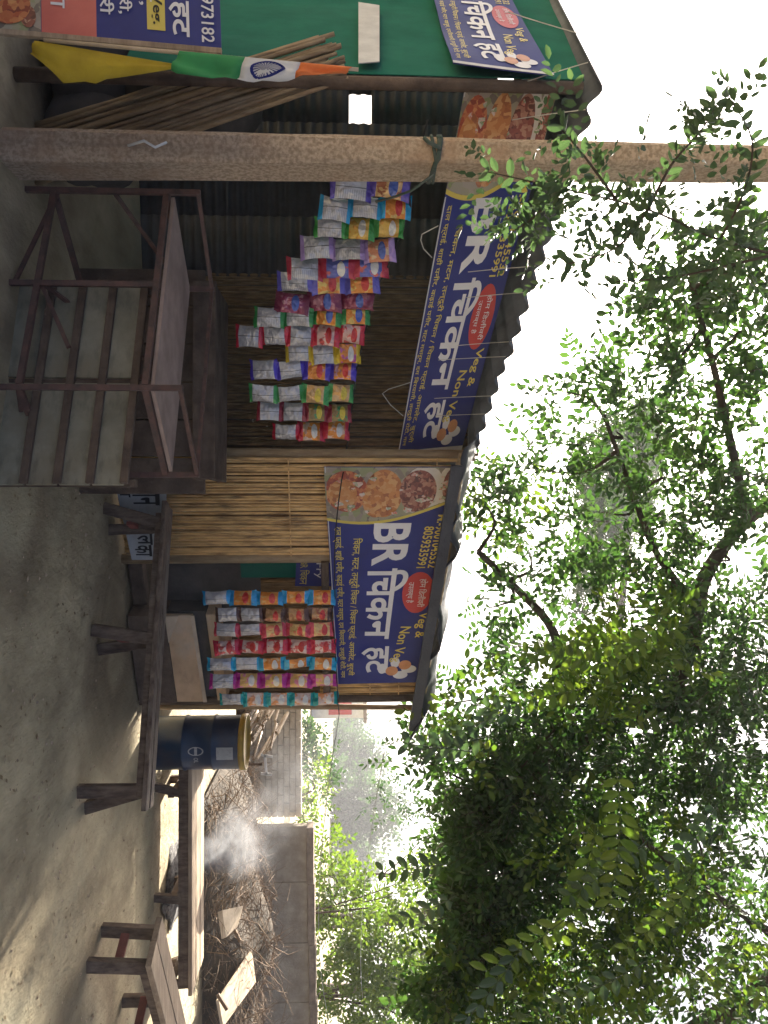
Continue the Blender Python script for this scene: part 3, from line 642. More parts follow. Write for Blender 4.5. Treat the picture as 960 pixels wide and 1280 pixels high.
# ------------------------------------------------------------------ benches
def bench(name, a, b, wd, z, th, legs, label, topm='benchwood', legm='legwood', cross='redwood', legw=.06, splay=.03, nplank=2, apron=.06):
    """a, b: front ends of the seat on the ground plan"""
    a, b = Vector((*a, 0)), Vector((*b, 0)); d = (b-a).normalized(); n_ = Vector((-d.y, d.x, 0))
    t = thing(name, (a+b)/2, label, 'bench', 'wooden benches')
    pw = wd/nplank
    for k in range(nplank):
        o_ = n_*(pw*k+.003); c0, c1 = a+o_-d*random.uniform(0, .02), b+o_+d*random.uniform(0, .02)
        bt = [Z(c0, z-th), Z(c1, z-th+.004), Z(c1+n_*(pw-.006), z-th), Z(c0+n_*(pw-.006), z-th)]
        MB().hexa(bt, [p+Vector((0, 0, th)) for p in bt]).build('seat_plank', topm, t, bevel=.004)
    if apron:
        for o_ in (n_*.035, n_*(wd-.035)):
            MB().bar(Z(a+d*.06+o_, z-th-apron/2-.001), Z(b-d*.06+o_, z-th-apron/2-.001), apron, .028).build('apron', legm, t, bevel=.003)
    L_ = (b-a).length
    for s_ in legs:
        c_ = a+d*(L_*s_); s2 = (s_-.5)*.10
        for o_, sp, q0 in ((n_*.05, -splay, -.05), (n_*(wd-.05), splay, .05)):
            MB().bar(Z(c_+o_+n_*sp+d*(s2+q0), -.01), Z(c_+o_, z-th-.002), legw, legw*.75).build('leg', legm, t, bevel=.004)
        MB().bar(Z(c_+n_*.03, z*.42), Z(c_+n_*(wd-.03), z*.42), .05, .024).build('crosspiece', cross, t, bevel=.003)
    return t
bench('long_bench', (-.06, 4.76), (1.63, 4.28), .19, .372, .028, (.07, .47, .95), 'long plain brown bench in front of the doorway', legw=.07, apron=.035)
c0, c1 = ground(948, 768), ground(1252, 768)
bench('low_wide_bench', (c0.x-.02, 5.95), (c1.x-.05, 5.93), .50, .285, .03, (.18, .62, .97), 'low wide pale topped bench in the sun, in front of the brush heap', topm='wornboard', cross='oldwood', legw=.06, nplank=3, apron=.075)
bench('side_bench', (2.58, 4.40), (3.75, 5.12), .30, .375, .035, (.06, .62), 'red and brown bench cut off by the lower right picture edge', topm='wornboard', legw=.07, splay=.03, apron=.05)

# ------------------------------------------------------------------ things round the doorway
wb = thing('lettered_board', at(650, 810, 4.95), 'pale grey board with black painted letters, low behind the long bench', 'board')
qb = Quad(at(600, 817, 4.80), at(699, 795, 5.06), at(699, 752, 5.10), at(600, 752, 4.86))
qb.sheet('panel', 'greyboard', wb, 4, 2, thick=.02)
for txt, a0, a1, b0, b1 in (('पान', .05, .30, .30, .86), ('प', .06, .2, .05, .26), ('रोल', .55, .80, .25, .8), ('का', .8, .95, .15, .6)):
    qb.text('lettering', txt, 'black_ink', wb, a0, a1, b0, b1, bold=.02, off=.0125)
pls = thing('low_plinth', (.7, 5.5, 0), 'low dark mud and timber step along the foot of the shop doorway', 'step')
l0, l1 = ground(694, 800), ground(874, 775)
MB().bar(Z(l0, .05), Z(l1, .05), .10, .09).build('edge_timber', 'oldwood', pls, bevel=.012)
MB().hexa([Z(l0, 0)+Vector((0, .05, 0)), Z(l1, 0)+Vector((0, .05, 0)), Z(l1, 0)+Vector((-.1, .5, 0)), Z(l0, 0)+Vector((-.15, .5, 0))], [Z(l0, .085)+Vector((0, .05, 0)), Z(l1, .085)+Vector((0, .05, 0)), Z(l1, .085)+Vector((-.1, .5, 0)), Z(l0, .085)+Vector((-.15, .5, 0))]).build('fill', 'mound', pls)
ct = thing('shop_counter', (.95, 5.3, 0), 'box counter with tan cardboard front under the doorway snack strips', 'counter')
kA, kB = (A2[0]+.02, A2[1]-.06), (B2[0]+.02, B2[1]-.06)
a_, b_, c_, d_ = onwall(768, 753, kA, kB), onwall(876, 738, kA, kB), onwall(876, 703, kA, kB), onwall(768, 719, kA, kB)
qc = Quad(a_, b_, c_, d_)
qc.sheet('front_panel', 'cardboard', ct, 4, 2, thick=.02); qc.sheet('panel_border', 'paleboard', ct, 4, 1, thick=.01, rect=(0, 1, .93, 1.06), off=.012)
MB().add([qc.p(0, 0, .02), qc.p(.3, -.0, .02), qc.p(0, .5, .02)], [(0, 1, 2)]).build('white_gusset', 'paleboard', ct, thick=.012)
MB().hexa([Z(a_, 0)-N2*.02, Z(b_, 0)-N2*.02, Z(b_, 0)+N2*.42, Z(a_, 0)+N2*.42], [Z(a_, a_.z-.004)-N2*.02, Z(b_, b_.z-.004)-N2*.02, Z(b_, b_.z-.004)+N2*.42, Z(a_, a_.z-.004)+N2*.42]).build('base', 'oldwood', ct)
MB().hexa([a_+N2*.04, b_+N2*.04, b_+N2*.4, a_+N2*.4], [d_+N2*.04+Vector((0, 0, .08)), c_+N2*.04+Vector((0, 0, .08)), c_+N2*.4+Vector((0, 0, .08)), d_+N2*.4+Vector((0, 0, .08))]).build('carcass', 'dark_cloth', ct)
MB().hexa([d_+Vector((0, 0, .085)), c_+Vector((0, 0, .085)), c_+N2*.42+Vector((0, 0, .085)), d_+N2*.42+Vector((0, 0, .085))], [d_+Vector((0, 0, .16)), c_+Vector((0, 0, .155)), c_+N2*.42+Vector((0, 0, .155)), d_+N2*.42+Vector((0, 0, .16))]).build('top_slab', 'cardboard', ct, bevel=.006)

# blue drum
DY = 6.0; dx = (at(895, 700, DY).x+at(960, 700, DY).x)/2; dr = (at(960, 700, DY).x-at(895, 700, DY).x)/2; dh = at(927, 655, DY-.1).z
dm = thing('oil_drum', (dx, DY, 0), 'dark blue oil drum with yellow rim at the right end of the shop', 'drum')
prof = [(0, .0), (dr*.97, 0), (dr, .012), (dr, dh*.32), (dr*1.035, dh*.335), (dr*1.035, dh*.35), (dr, dh*.365), (dr, dh*.64), (dr*1.035, dh*.655), (dr*1.035, dh*.67), (dr, dh*.685), (dr, dh-.03)]
def lathe(prof, c, n=36):
    mb = MB()
    for r_, z in prof:
        for k in range(n): mb.v.append((c[0]+r_*math.cos(2*math.pi*k/n), c[1]+r_*math.sin(2*math.pi*k/n), c[2]+z))
    for i in range(len(prof)-1):
        for k in range(n): mb.f.append((i*n+k, i*n+(k+1) % n, (i+1)*n+(k+1) % n, (i+1)*n+k))
    return mb
lathe(prof, (dx, DY, 0)).build('body', 'drumblue', dm, True)
lathe([(dr, dh-.035), (dr*1.05, dh-.03), (dr*1.05, dh+.012), (dr*.98, dh+.014), (dr*.96, dh-.01), (0, dh-.012)], (dx, DY, 0)).build('rim', 'drumyellow', dm, True)
class Cyl:
    c = None
    def p(s, a, b, off=0):
        th = -math.pi/2+(a-.5)*1.6-.28; r_ = dr+off
        return Vector((dx+r_*math.cos(th), DY+r_*math.sin(th), b*dh))
cy = Cyl()
Quad.sheet(cy, 'paper_label', 'greyboard', dm, 8, 2, rect=(.62, .92, .72, .90), off=.006, thick=0)
mb = MB(); n = 24
for k in range(n):
    for r0, r1 in ((.82, 1.0),):
        mb.add([cy.p(.70+.10*r_*math.cos(t), .50+.085*r_*math.sin(t), .008) for t, r_ in ((2*math.pi*k/n, r0), (2*math.pi*k/n, r1), (2*math.pi*(k+1)/n, r1), (2*math.pi*(k+1)/n, r0))], [(0, 1, 2, 3)])
mb.add([cy.p(a, b, .008) for a, b in ((.61, .485), (.79, .485), (.79, .515), (.61, .515))], [(0, 1, 2, 3)]); mb.build('round_emblem', 'greyboard', dm)
st_, lay_, f_ = glyphs('OIL', .02); mb = MB(); mb.v = [tuple(cy.p(.85+.14*x, .475+.05*y, .008)) for x, y in st_]; mb.f = f_; mb.build('lettering', 'greyboard', dm)

# split firewood behind the drum, and a small white frame on it
fw = thing('firewood_stack', (dx-.1, DY+.55, 0), 'stack of cut pale sticks piled behind the oil drum', 'firewood')
for k in range(46):
    r_ = random.uniform(.008, .014); x = dx+random.uniform(-.26, .24); z = .60+random.uniform(0, .32)*(1-abs(x-dx)*1.2); y0 = DY+.30+random.uniform(-.04, .04)
    MB().tube([(x, y0, z), (x+random.uniform(-.05, .05), y0+.7, z+random.uniform(-.03, .05))], r_, 6).build('cut_stick', 'paleboard' if k % 3 else 'bamboo', fw)
for k in range(5):
    MB().bar((dx-.27, DY+.33+.13*k, .02), (dx-.27+.02*k, DY+.33+.13*k, .60), .05, .05).build('stack_prop', 'oldwood', fw)
    MB().bar((dx+.25, DY+.33+.13*k, .02), (dx+.25, DY+.33+.13*k, .60), .05, .05).build('stack_prop', 'oldwood', fw)
MB().box((dx, DY+.62, .59), (.6, .66, .04)).build('stack_shelf', 'oldwood', fw)
wf = thing('white_frame', at(955, 632, 6.4), 'small white H shaped frame beside the firewood', 'frame')
for p, q_ in ((at(943, 636, 6.4), at(946, 619, 6.4)), (at(967, 634, 6.4), at(968, 620, 6.4)), (at(944, 629, 6.4), at(968, 627, 6.4))):
    MB().bar(p, q_, .018, .018).build('bar', 'whitepaint', wf)
MB().bar(Vector((at(955, 632, 6.4).x, 6.43, 0)), at(955, 632, 6.43), .02).build('stake', 'oldwood', wf)

# ------------------------------------------------------------------ ash, brush heap, boards
mb = MB(); ac = ground(1098, 742)
def ashp(a, b):
    t = a*2*math.pi; r_ = b; n1 = .05*math.sin(5*t+b*9)+.03*math.sin(11*t)
    return Vector((ac.x+(.33+n1)*r_*math.cos(t), ac.y+(.42+n1)*r_*math.sin(t), .012+.055*(1-r_*r_)+.018*math.sin(13*t+b*17)*(1-r_)))
mb.grid(ashp, 40, 9)
ash = thing('ash_heap', Z(ac, 0), 'smouldering heap of grey and black ash under the low wide bench', 'ash')
mb.build('ash', 'brick_ash', ash, True)
for k in range(14):
    t = random.uniform(0, 6.28); r_ = random.uniform(.05, .36); p = Vector((ac.x+r_*math.cos(t), ac.y+r_*math.sin(t), .035))
    MB().bar(p, p+Vector((random.uniform(-.1, .1), random.uniform(-.1, .1), random.uniform(0, .05))), .022, .018).build('charred_stick', 'brick_ash' if k % 3 else 'twig', ash)
hb = thing('brush_heap', (5.0, 8.8, 0), 'big tangled heap of dry brown twigs against the boundary wall', 'brush heap')
def heap(a, b):
    x = 2.9+4.6*a; y = 7.75+2.5*b; e = math.sin(math.pi*min(max(a, .0), 1))**.5*math.sin(math.pi*min(1, b*1.02))**.7
    return Vector((x, y, .02+e*(.42+.1*math.sin(x*4.1)+.07*math.sin(y*6+x*2))))
MB().grid(heap, 46, 24).build('mound', 'mound', hb, True)
mb = MB()
for k in range(2600):
    a, b = random.random(), random.random()**1.3; p = heap(a, b)+Vector((0, 0, random.uniform(-.03, .05))); L_ = random.uniform(.10, .5)
    d = Vector((random.gauss(0, 1), random.gauss(0, .7), random.gauss(.12, .42))).normalized()*L_; md = p+d*.5+Vector((random.gauss(0, .03), random.gauss(0, .03), random.gauss(.02, .03)))
    r_ = random.uniform(.002, .0055); mb.tube([p, md, p+d], [r_, r_*.8, r_*.4], 3, False)
tw = mb.build('twigs', 'twig', hb); tw['kind'] = 'stuff'
mb = MB()
for k in range(34):
    a, b = random.random(), random.uniform(.15, .75); p = heap(a, b)
    d = Vector((random.gauss(0, .5), random.gauss(0, .3), random.uniform(.15, .55))); q_ = p+d*.7
    mb.tube([p, lerp(p, q_, .5)+Vector((random.gauss(0, .05), 0, .03)), q_], [.007, .005, .002], 4, False)
    for _ in range(3): 
        s_ = lerp(p, q_, random.uniform(.4, .9)); mb.tube([s_, s_+Vector((random.gauss(0, .14), random.gauss(0, .1), random.uniform(.02, .16)))], [.003, .0015], 3, False)
tw = mb.build('long_twigs', 'twig', hb); tw['kind'] = 'stuff'
pb_ = thing('plywood_sheet', at(1240, 665, 7.7), 'pale plywood sheet lying tilted on the brush heap', 'board')
cs = [at(1189, 648, 8.3), at(1229, 643, 8.25), at(1285, 684, 7.45), at(1251, 690, 7.4)]
MB().hexa(cs, [c+Vector((.0, .02, .022)) for c in cs]).build('sheet', 'paleboard', pb_)
MB().bar(at(1243, 688, 7.35), at(1262, 676, 7.33), .03, .03).build('nailed_batten', 'oldwood', pb_)
wc = thing('broken_plank', at(1150, 670, 8.0), 'broken pale wood offcut lying on the brush heap', 'wood')
cs = [at(1134, 661, 8.1), at(1160, 668, 8.1), at(1174, 683, 7.8), at(1140, 688, 7.75)]
mb = MB(); mb.hexa(cs, [c+Vector((0, .03, .04)) for c in cs]); mb.build('slab', 'paleboard', wc)
MB().bar(at(1160, 668, 8.06), at(1176, 660, 8.06), .03, .03).build('splinter', 'twig', wc)

# ------------------------------------------------------------------ boundary wall
WY = 11.0
wl = thing('boundary_wall', (6, WY, 0), 'weathered cement panel boundary wall with dark coping behind the brush heap', 'wall')
def wz(u): return at(u, 577-(u-1035)*12/245, WY).z
xa = at(1032, 570, WY).x; x = xa; k = 0
while x < 11.0:
    wd = random.uniform(.78, .98); h_ = wz(1035)+.02*(x-xa)
    MB().box((x+wd/2, WY+.06+random.uniform(-.006, .006), h_/2), (wd-.012, .12, h_)).build('wall_panel', 'wallcement', wl, bevel=.006)
    MB().box((x+wd/2, WY+.05, h_+.055), (wd-.006, .24, .10)).build('coping_slab', 'coping', wl, bevel=.008)
    x += wd; k += 1
wl2 = thing('low_wall', (3.2, WY+.3, 0), 'hazy weathered brick wall left of the panel wall, behind the firewood', 'wall')
x = at(880, 600, WY+.3).x; xe = xa-.02; h2 = at(1000, 583, WY+.3).z; rows = 9; bw = .24
for r_ in range(rows):
    xx = x-(bw/2 if r_ % 2 else 0)
    while xx < xe-.03:
        w_ = min(bw, xe-xx); o_ = MB().box((xx+w_/2, WY+.36+random.uniform(-.008, .008), (r_+.5)*h2/rows), (w_-.012, .2, h2/rows-.012)).build('brick', 'wallcement', wl2); xx += bw
MB().box(((x+xe)/2, WY+.40, h2/2-.01), (xe-x-.02, .18, h2-.02)).build('mortar_core', 'coping', wl2)

# distant hut by the road
hut = thing('roadside_hut', at(885, 560, 30), 'small distant white hut with a red panel beyond the shop corner', 'hut')
hp = at(884, 585, 30)
MB().box((hp.x, 30.5, 1.0), (.9, 1, 2.0)).build('wall', 'whitepaint', hut); MB().box((hp.x+.05, 29.98, 1.1), (.5, .03, .9)).build('red_panel', 'banner_red', hut)
MB().box((hp.x, 30.5, 2.08), (1.2, 1.3, .12)).build('roof', 'coping', hut)

# ------------------------------------------------------------------ foliage
def leaves(blobs, leaf, material, name, parent, spray=9, twig=None, droop=.5, wide=.27):
    prof = np.array([[0, 0, 0], [.33, wide*.9, .06], [.72, wide*.75, .05], [1, 0, -.06], [.72, -wide*.75, .05], [.33, -wide*.9, .06]])
    unit = lambda a: a/np.linalg.norm(a, axis=-1, keepdims=True)
    C = np.concatenate([np.tile(np.array(c), (n, 1)) for c, rad, n in blobs]); Rd = np.concatenate([np.tile(np.array(rad if hasattr(rad, '__len__') else (rad,)*3), (n, 1)) for c, rad, n in blobs]); N = len(C)
    d = unit(rng.normal(size=(N, 3))); p = C+Rd*d*rng.uniform(.12, 1, (N, 1))**.5
    ax = unit(d*.7+rng.normal(size=(N, 3))*.7+np.array([0, 0, -droop])); sv = unit(np.cross(ax, rng.normal(size=(N, 3)))); nr = np.cross(ax, sv)
    sz = rng.uniform(.6, 1.3, (N, 1)); L = leaf*spray*.36*sz
    if twig:
        q = p+ax*L; w_ = leaf*.04; tv = np.stack([p-sv*w_, p+sv*w_, p+nr*w_*1.6, q], 1).reshape(-1, 3); k4 = np.arange(N)[:, None]*4
        tf = np.concatenate([k4+np.array([a]) for a in ((0, 1, 3), (1, 2, 3), (2, 0, 3))]); me = bpy.data.meshes.new('twigs'); me.from_pydata(tv.tolist(), [], tf.tolist()); me.materials.append(M['bark'])
        ot = bpy.data.objects.new('twigs', me); col.objects.link(ot); ot.parent = parent; ot.matrix_parent_inverse = Matrix.Translation(parent.location).inverted(); ot['kind'] = 'stuff'
    V = []
    for k in range(spray):
        t = (k+.6)/spray; s_ = 1 if k % 2 else -1
        a = ax*rng.uniform(.25, .7, (N, 1))+sv*s_*rng.uniform(.6, 1, (N, 1))+nr*rng.uniform(-.35, .35, (N, 1))
        if k == spray-1: a = ax+nr*.2
        a = unit(a); b = unit(np.cross(nr+rng.normal(size=(N, 3))*.35, a)); n_ = np.cross(a, b)
        ll = (leaf*rng.uniform(.65, 1.2, (N, 1))*sz**.5*(1-.3*abs(t-.5)))[:, None, :]; o_ = (p+ax*L*t)[:, None, :]
        V.append(o_+ll*(prof[None, :, 0:1]*a[:, None]+prof[None, :, 1:2]*b[:, None]+prof[None, :, 2:3]*n_[:, None]))
    V = np.concatenate(V).reshape(-1, 3).astype(np.float32); nl = len(V)//6
    idx = (np.arange(nl)[:, None]*6+np.array([[0, 1, 2, 3, 0, 3, 4, 5]])).reshape(-1).astype(np.int32)
    me = bpy.data.meshes.new(name); me.vertices.add(len(V)); me.vertices.foreach_set('co', V.reshape(-1)); me.loops.add(len(idx)); me.loops.foreach_set('vertex_index', idx)
    me.polygons.add(nl*2); me.polygons.foreach_set('loop_start', np.arange(nl*2, dtype=np.int32)*4); me.polygons.foreach_set('loop_total', np.full(nl*2, 4, dtype=np.int32))
    me.update(calc_edges=True); me.validate(); me.materials.append(M[material])
    o = bpy.data.objects.new(name, me); col.objects.link(o); o.parent = parent; o.matrix_parent_inverse = Matrix.Translation(parent.location).inverted()
    o['kind'] = 'stuff'
    return o
def limb(mb, pts, r0, r1, n=9):
    """smooth tapered limb through the points"""
    P = [Vector(p) for p in pts]; out = []
    for i in range(len(P)-1):
        a, b, c, d = P[max(i-1, 0)], P[i], P[i+1], P[min(i+2, len(P)-1)]
        for k in range(5):
            t = k/5; out.append(.5*((2*b)+(c-a)*t+(2*a-5*b+4*c-d)*t*t+(3*b-a-3*c+d)*t**3))
    out.append(P[-1]); m_ = len(out)-1
    mb.tube(out, [r0+(r1-r0)*(i/m_)**.8+.006*math.sin(i*2.1)*(r0+r1) for i in range(m_+1)], n); return out
tree = thing('shade_tree', (5.6, 6.6, 0), 'large leafy tree arching over the shop from the right', 'tree')
tm = MB()
main = limb(tm, [(5.6, 6.6, -.1), (5.5, 6.6, 1.2), (5.0, 6.6, 2.1), at(1225, 388, 6.5), at(1110, 352, 6.4), at(1005, 338, 6.3), at(930, 250, 6.2), at(868, 100, 6.1), at(835, -60, 6.0), at(800, -260, 5.9)], .15, .06, 12)
br1 = limb(tm, [at(880, 125, 6.1), at(800, 95, 5.95), at(720, 78, 5.8), at(650, 25, 5.7), at(590, -60, 5.6)], .075, .04)
br2 = limb(tm, [at(945, 270, 6.2), at(860, 262, 6.1), at(790, 268, 5.9), at(735, 315, 5.75), at(690, 362, 5.6)], .055, .022)
br3 = limb(tm, [at(760, 88, 5.85), at(690, 140, 5.6), at(600, 175, 5.4), at(520, 205, 5.2)], .035, .012)
br4 = limb(tm, [at(650, 25, 5.7), at(560, 45, 5.3), at(450, 70, 4.9), at(360, 95, 4.6)], .04, .014)
br5 = limb(tm, [(5.4, 6.6, 1.4), (5.0, 6.2, 2.9), at(1268, 55, 6.0), at(1190, -40, 5.9), at(1080, -160, 5.8)], .12, .06)
br6 = limb(tm, [at(1190, -40, 5.9), at(1110, 80, 5.6), at(1040, 170, 5.5)], .04, .015)
skel = [p for l in (main, br1, br2, br3, br4, br5, br6) for p in l]
tb = []
def blob(u, v, y, ru, rv, ry, n):
    s_ = y/FPX; tb.append((at(u, v, y), (ru*s_, ry, rv*s_), int(n*(1.45 if u > 760 else 1.2))))
for a in ((1240, 400, 5.9, 60, 40, .3, 90), (1160, 365, 5.8, 70, 36, .3, 100), (1050, 345, 5.7, 70, 40, .3, 120), (960, 300, 5.6, 60, 50, .3, 90), (900, 180, 5.5, 60, 60, .4, 70), (830, 90, 5.5, 70, 70, .5, 80), (930, 60, 5.6, 80, 70, .5, 90),
          (1150, 250, 6.3, 150, 130, .9, 380), (1000, 260, 6.3, 130, 110, .9, 360), (1010, 300, 6.0, 90, 70, .5, 110), (1110, 320, 6.2, 90, 60, .5, 90), (1200, 100, 6.0, 120, 110, .8, 190), (1040, 90, 6.0, 130, 100, .9, 220), (900, 120, 6.0, 110, 110, .9, 150),
          (1080, 360, 6.5, 110, 50, .7, 170), (1230, 340, 6.5, 90, 70, .7, 150), (960, 370, 6.1, 70, 60, .5, 80), (860, 290, 6.0, 80, 60, .6, 90), (760, 170, 5.8, 90, 80, .7, 90),
          (700, 60, 5.7, 110, 70, .8, 120), (820, 30, 5.9, 90, 60, .8, 100), (560, 40, 5.4, 110, 60, .8, 130), (430, 50, 4.9, 90, 60, .7, 100), (640, 200, 5.5, 80, 55, .6, 62),
          (540, 180, 5.2, 80, 50, .6, 62), (440, 150, 4.9, 70, 45, .5, 45), (350, 90, 4.6, 60, 50, .5, 40), (690, 290, 5.6, 60, 50, .4, 44), (585, 290, 5.6, 45, 45, .4, 26), (490, 245, 5.2, 45, 30, .4, 18),
          (760, 340, 5.6, 36, 35, .3, 16), (625, 350, 5.7, 36, 36, .3, 30), (880, 400, 6.0, 30, 40, .3, 14), (600, 120, 5.4, 90, 50, .6, 55), (320, 20, 4.4, 60, 40, .5, 35), (940, 440, 6.0, 26, 40, .25, 12)): blob(*a)
# the crown goes on above and behind the picture
for k in range(16):
    tb.append(((rng.uniform(-1.5, 7.5), rng.uniform(3.0, 7.5), rng.uniform(5.6, 7.2)), (1.0, 1.0, .6), 60))
for c_, rad, n in tb:
    c_ = Vector(c_); s_ = min(skel, key=lambda p: (p-c_).length)
    limb(tm, [s_, lerp(s_, c_, .5)+Vector((random.gauss(0, .08), random.gauss(0, .08), .06)), c_+Vector((0, 0, -.05))], .018, .005, 5)
tm.build('trunk', 'bark', tree, True)
leaves(tb, .079, 'leaf', 'crown', tree, 9, True, .4)
sun_clumps = [(at(u, v, y), (ru*y/FPX, ry, rv*y/FPX), n) for u, v, y, ru, rv, ry, n in ((800, 150, 5.0, 60, 50, .3, 60), (860, 210, 5.1, 50, 50, .3, 46), (1150, 180, 5.4, 70, 60, .4, 56), (1230, 230, 5.5, 50, 70, .4, 60), (1220, 340, 5.7, 55, 55, .4, 60), (1090, 120, 5.5, 70, 50, .4, 50), (1180, 60, 5.5, 70, 50, .4, 50), (1040, 250, 5.3, 50, 40, .3, 26), (640, 330, 5.6, 40, 40, .3, 20), (900, 380, 5.5, 40, 30, .3, 16))]
leaves(sun_clumps, .085, 'leaf_painted_sun', 'painted_sun_crown', tree, 9, None, .35)  # clumps in the brighter leaf colour that stands in for sun

# added second crown, clumps set along the sun's rays to shade the yard
hi_b = []
for k in range(230):
    z = rng.uniform(6.5, 14); gx = rng.uniform(.9, 4.8); gy = rng.uniform(3.5, 4.5) if gx < 1.45 else rng.uniform(4.56, 4.64)
    hi_b.append(((gx-.392*z, gy+1.84*z, z), (.25, .2, .10), 26))
for k in range(10):
    z = rng.uniform(7, 13.5); gx, gy = rng.uniform(1.75, 3.2), rng.uniform(3.0, 3.7)
    hi_b.append(((gx-.392*z, gy+1.84*z, z), (.25, .2, .10), 8))  # sparse clumps added to dapple the near sun patch
hi = thing('added_rear_tree', (10.6, 20, 0), 'tall added tree behind the shop, its crown shaped to shade the yard', 'tree')
hm = MB(); ht = limb(hm, [(10.6, 20, -.1), (10.4, 20, 4), (8, 19.5, 7.6), (3, 21.6, 9.2), (-1.6, 24.3, 10.6), (-2.2, 27.6, 12.4)], .2, .05)
for c_, rad, n in hi_b:
    c_ = Vector(c_); s_ = min(ht[9:], key=lambda p: (p-c_).length); limb(hm, [s_, lerp(s_, c_, .5)+Vector((0, 0, .1)), c_], .02, .006, 4)
hm.build('trunk', 'bark', hi, True); leaves(hi_b, .10, 'leaf', 'crown', hi, 9, None, .3)
# big compound fronds hanging from the near side of the crown
def frond(p, d, L, n, leaf, material):
    p, d = Vector(p), Vector(d).normalized(); up_ = Vector((random.gauss(0, .4), -1+random.gauss(0, .3), random.gauss(.2, .4))); sd_ = d.cross(up_).normalized(); nm = sd_.cross(d).normalized(); mb = MB(); pts = []
    for k in range(n+1):
        t = k/n; pts.append(p+d*(L*t)-Vector((0, 0, .22*L*t*t)))
    mb.tube(pts, [.004*(1-.7*k/n) for k in range(n+1)], 4, False)
    for k in range(1, n+1):
        for s_ in (-1, 1):
            a = (sd_*s_+d*.45+nm*random.uniform(-.25, .2)-Vector((0, 0, .15))).normalized(); b = a.cross(nm).normalized(); c_ = a.cross(b); l_ = leaf*random.uniform(.85, 1.1)*(1-.45*abs(k/n-.5)); o_ = pts[k]
            mb.add([o_+(a*x+b*y+c_*z)*l_ for x, y, z in ((0, 0, 0), (.2, .17, .03), (.5, .25, .05), (.8, .17, .03), (1, 0, -.05), (.8, -.17, .03), (.5, -.25, .05), (.2, -.17, .03))], [(0, 1, 2, 3, 4), (0, 4, 5, 6, 7)])
    return mb.build('frond', material, tree)
for u, v, y, du_, dv_, L, n, lf_, m_ in ((960, 190, 3.6, 1, -.15, .62, 11, .10, 'leaf_painted_sun'), (1030, 215, 3.7, 1, .2, .5, 9, .10, 'leaf_painted_sun'), (1150, 255, 3.5, .7, .6, .4, 7, .11, 'leaf_painted_sun'), (1170, 300, 3.6, .8, .5, .4, 7, .11, 'leaf_near'),
        (770, 130, 3.9, .6, .5, .36, 8, .085, 'leaf_painted_sun'), (800, 150, 3.9, .2, 1, .34, 8, .085, 'leaf_painted_sun'), (760, 190, 3.9, .8, .4, .32, 7, .085, 'leaf_painted_sun'), (830, 200, 3.9, -.2, 1, .36, 8, .085, 'leaf_painted_sun'), (790, 230, 3.9, .5, .8, .3, 7, .08, 'leaf_painted_sun'), (860, 230, 4.0, .3, .9, .34, 7, .085, 'leaf_painted_sun'),
        (890, 330, 3.8, .5, .9, .30, 6, .09, 'leaf_near'), (920, 350, 3.8, .2, 1, .26, 5, .09, 'leaf_near'), (900, 300, 3.8, -.4, 1, .3, 6, .08, 'leaf_near'), (940, 370, 3.7, -.2, 1, .26, 5, .10, 'leaf_near'), (1080, 400, 4.2, .2, 1, .3, 6, .09, 'leaf_near'), (1120, 390, 4.2, .5, .7, .3, 6, .09, 'leaf_near'),
        (1000, 60, 3.8, .6, .5, .45, 8, .09, 'leaf_near'), (1100, 90, 3.8, .9, .5, .45, 8, .09, 'leaf_painted_sun'), (1200, 150, 3.7, .6, .8, .4, 7, .09, 'leaf_near'), (1050, 150, 3.7, .5, .8, .4, 8, .09, 'leaf_near'), (1180, 40, 3.8, .7, .6, .4, 8, .085, 'leaf_painted_sun')):
    frond(at(u, v, y), Vector((du_, random.uniform(-.3, .3), -dv_)), L, n, lf_, m_)

# the near bough hanging in front of the pole: each leaf a piece of its own
nb = MB(); bough = []
for pts in ([at(330, -60, 3.0), at(300, 60, 2.9), at(262, 150, 2.8), at(235, 260, 2.75), at(215, 350, 2.75)], [at(262, 150, 2.8), at(205, 120, 2.75), at(165, 85, 2.7), at(128, 62, 2.7)],
            [at(300, 60, 2.9), at(240, 30, 2.8), at(175, 20, 2.7), at(120, 50, 2.7)], [at(235, 260, 2.75), at(270, 290, 2.8), at(290, 320, 2.8)], [at(250, 190, 2.8), at(195, 230, 2.72), at(160, 260, 2.7)],
            [at(320, 0, 2.95), at(345, 110, 2.95), at(352, 190, 2.95)], [at(262, 150, 2.8), at(310, 190, 2.85), at(330, 250, 2.85)]):
    bough.append(limb(nb, pts, .007, .002, 5))
bo = nb.build('near_bough', 'bark', tree, True)
lp = MB(); prof = [(0, 0, 0), (.2, .16, .03), (.5, .23, .04), (.8, .17, .03), (1, 0, -.06), (.8, -.17, .03), (.5, -.23, .04), (.2, -.16, .03)]
lp.add(prof, [(0, 1, 2, 3, 4), (0, 4, 5, 6, 7)]); LM = lp.mesh('leaf', 'leaf_near', False)
cnt = 0; lf = []
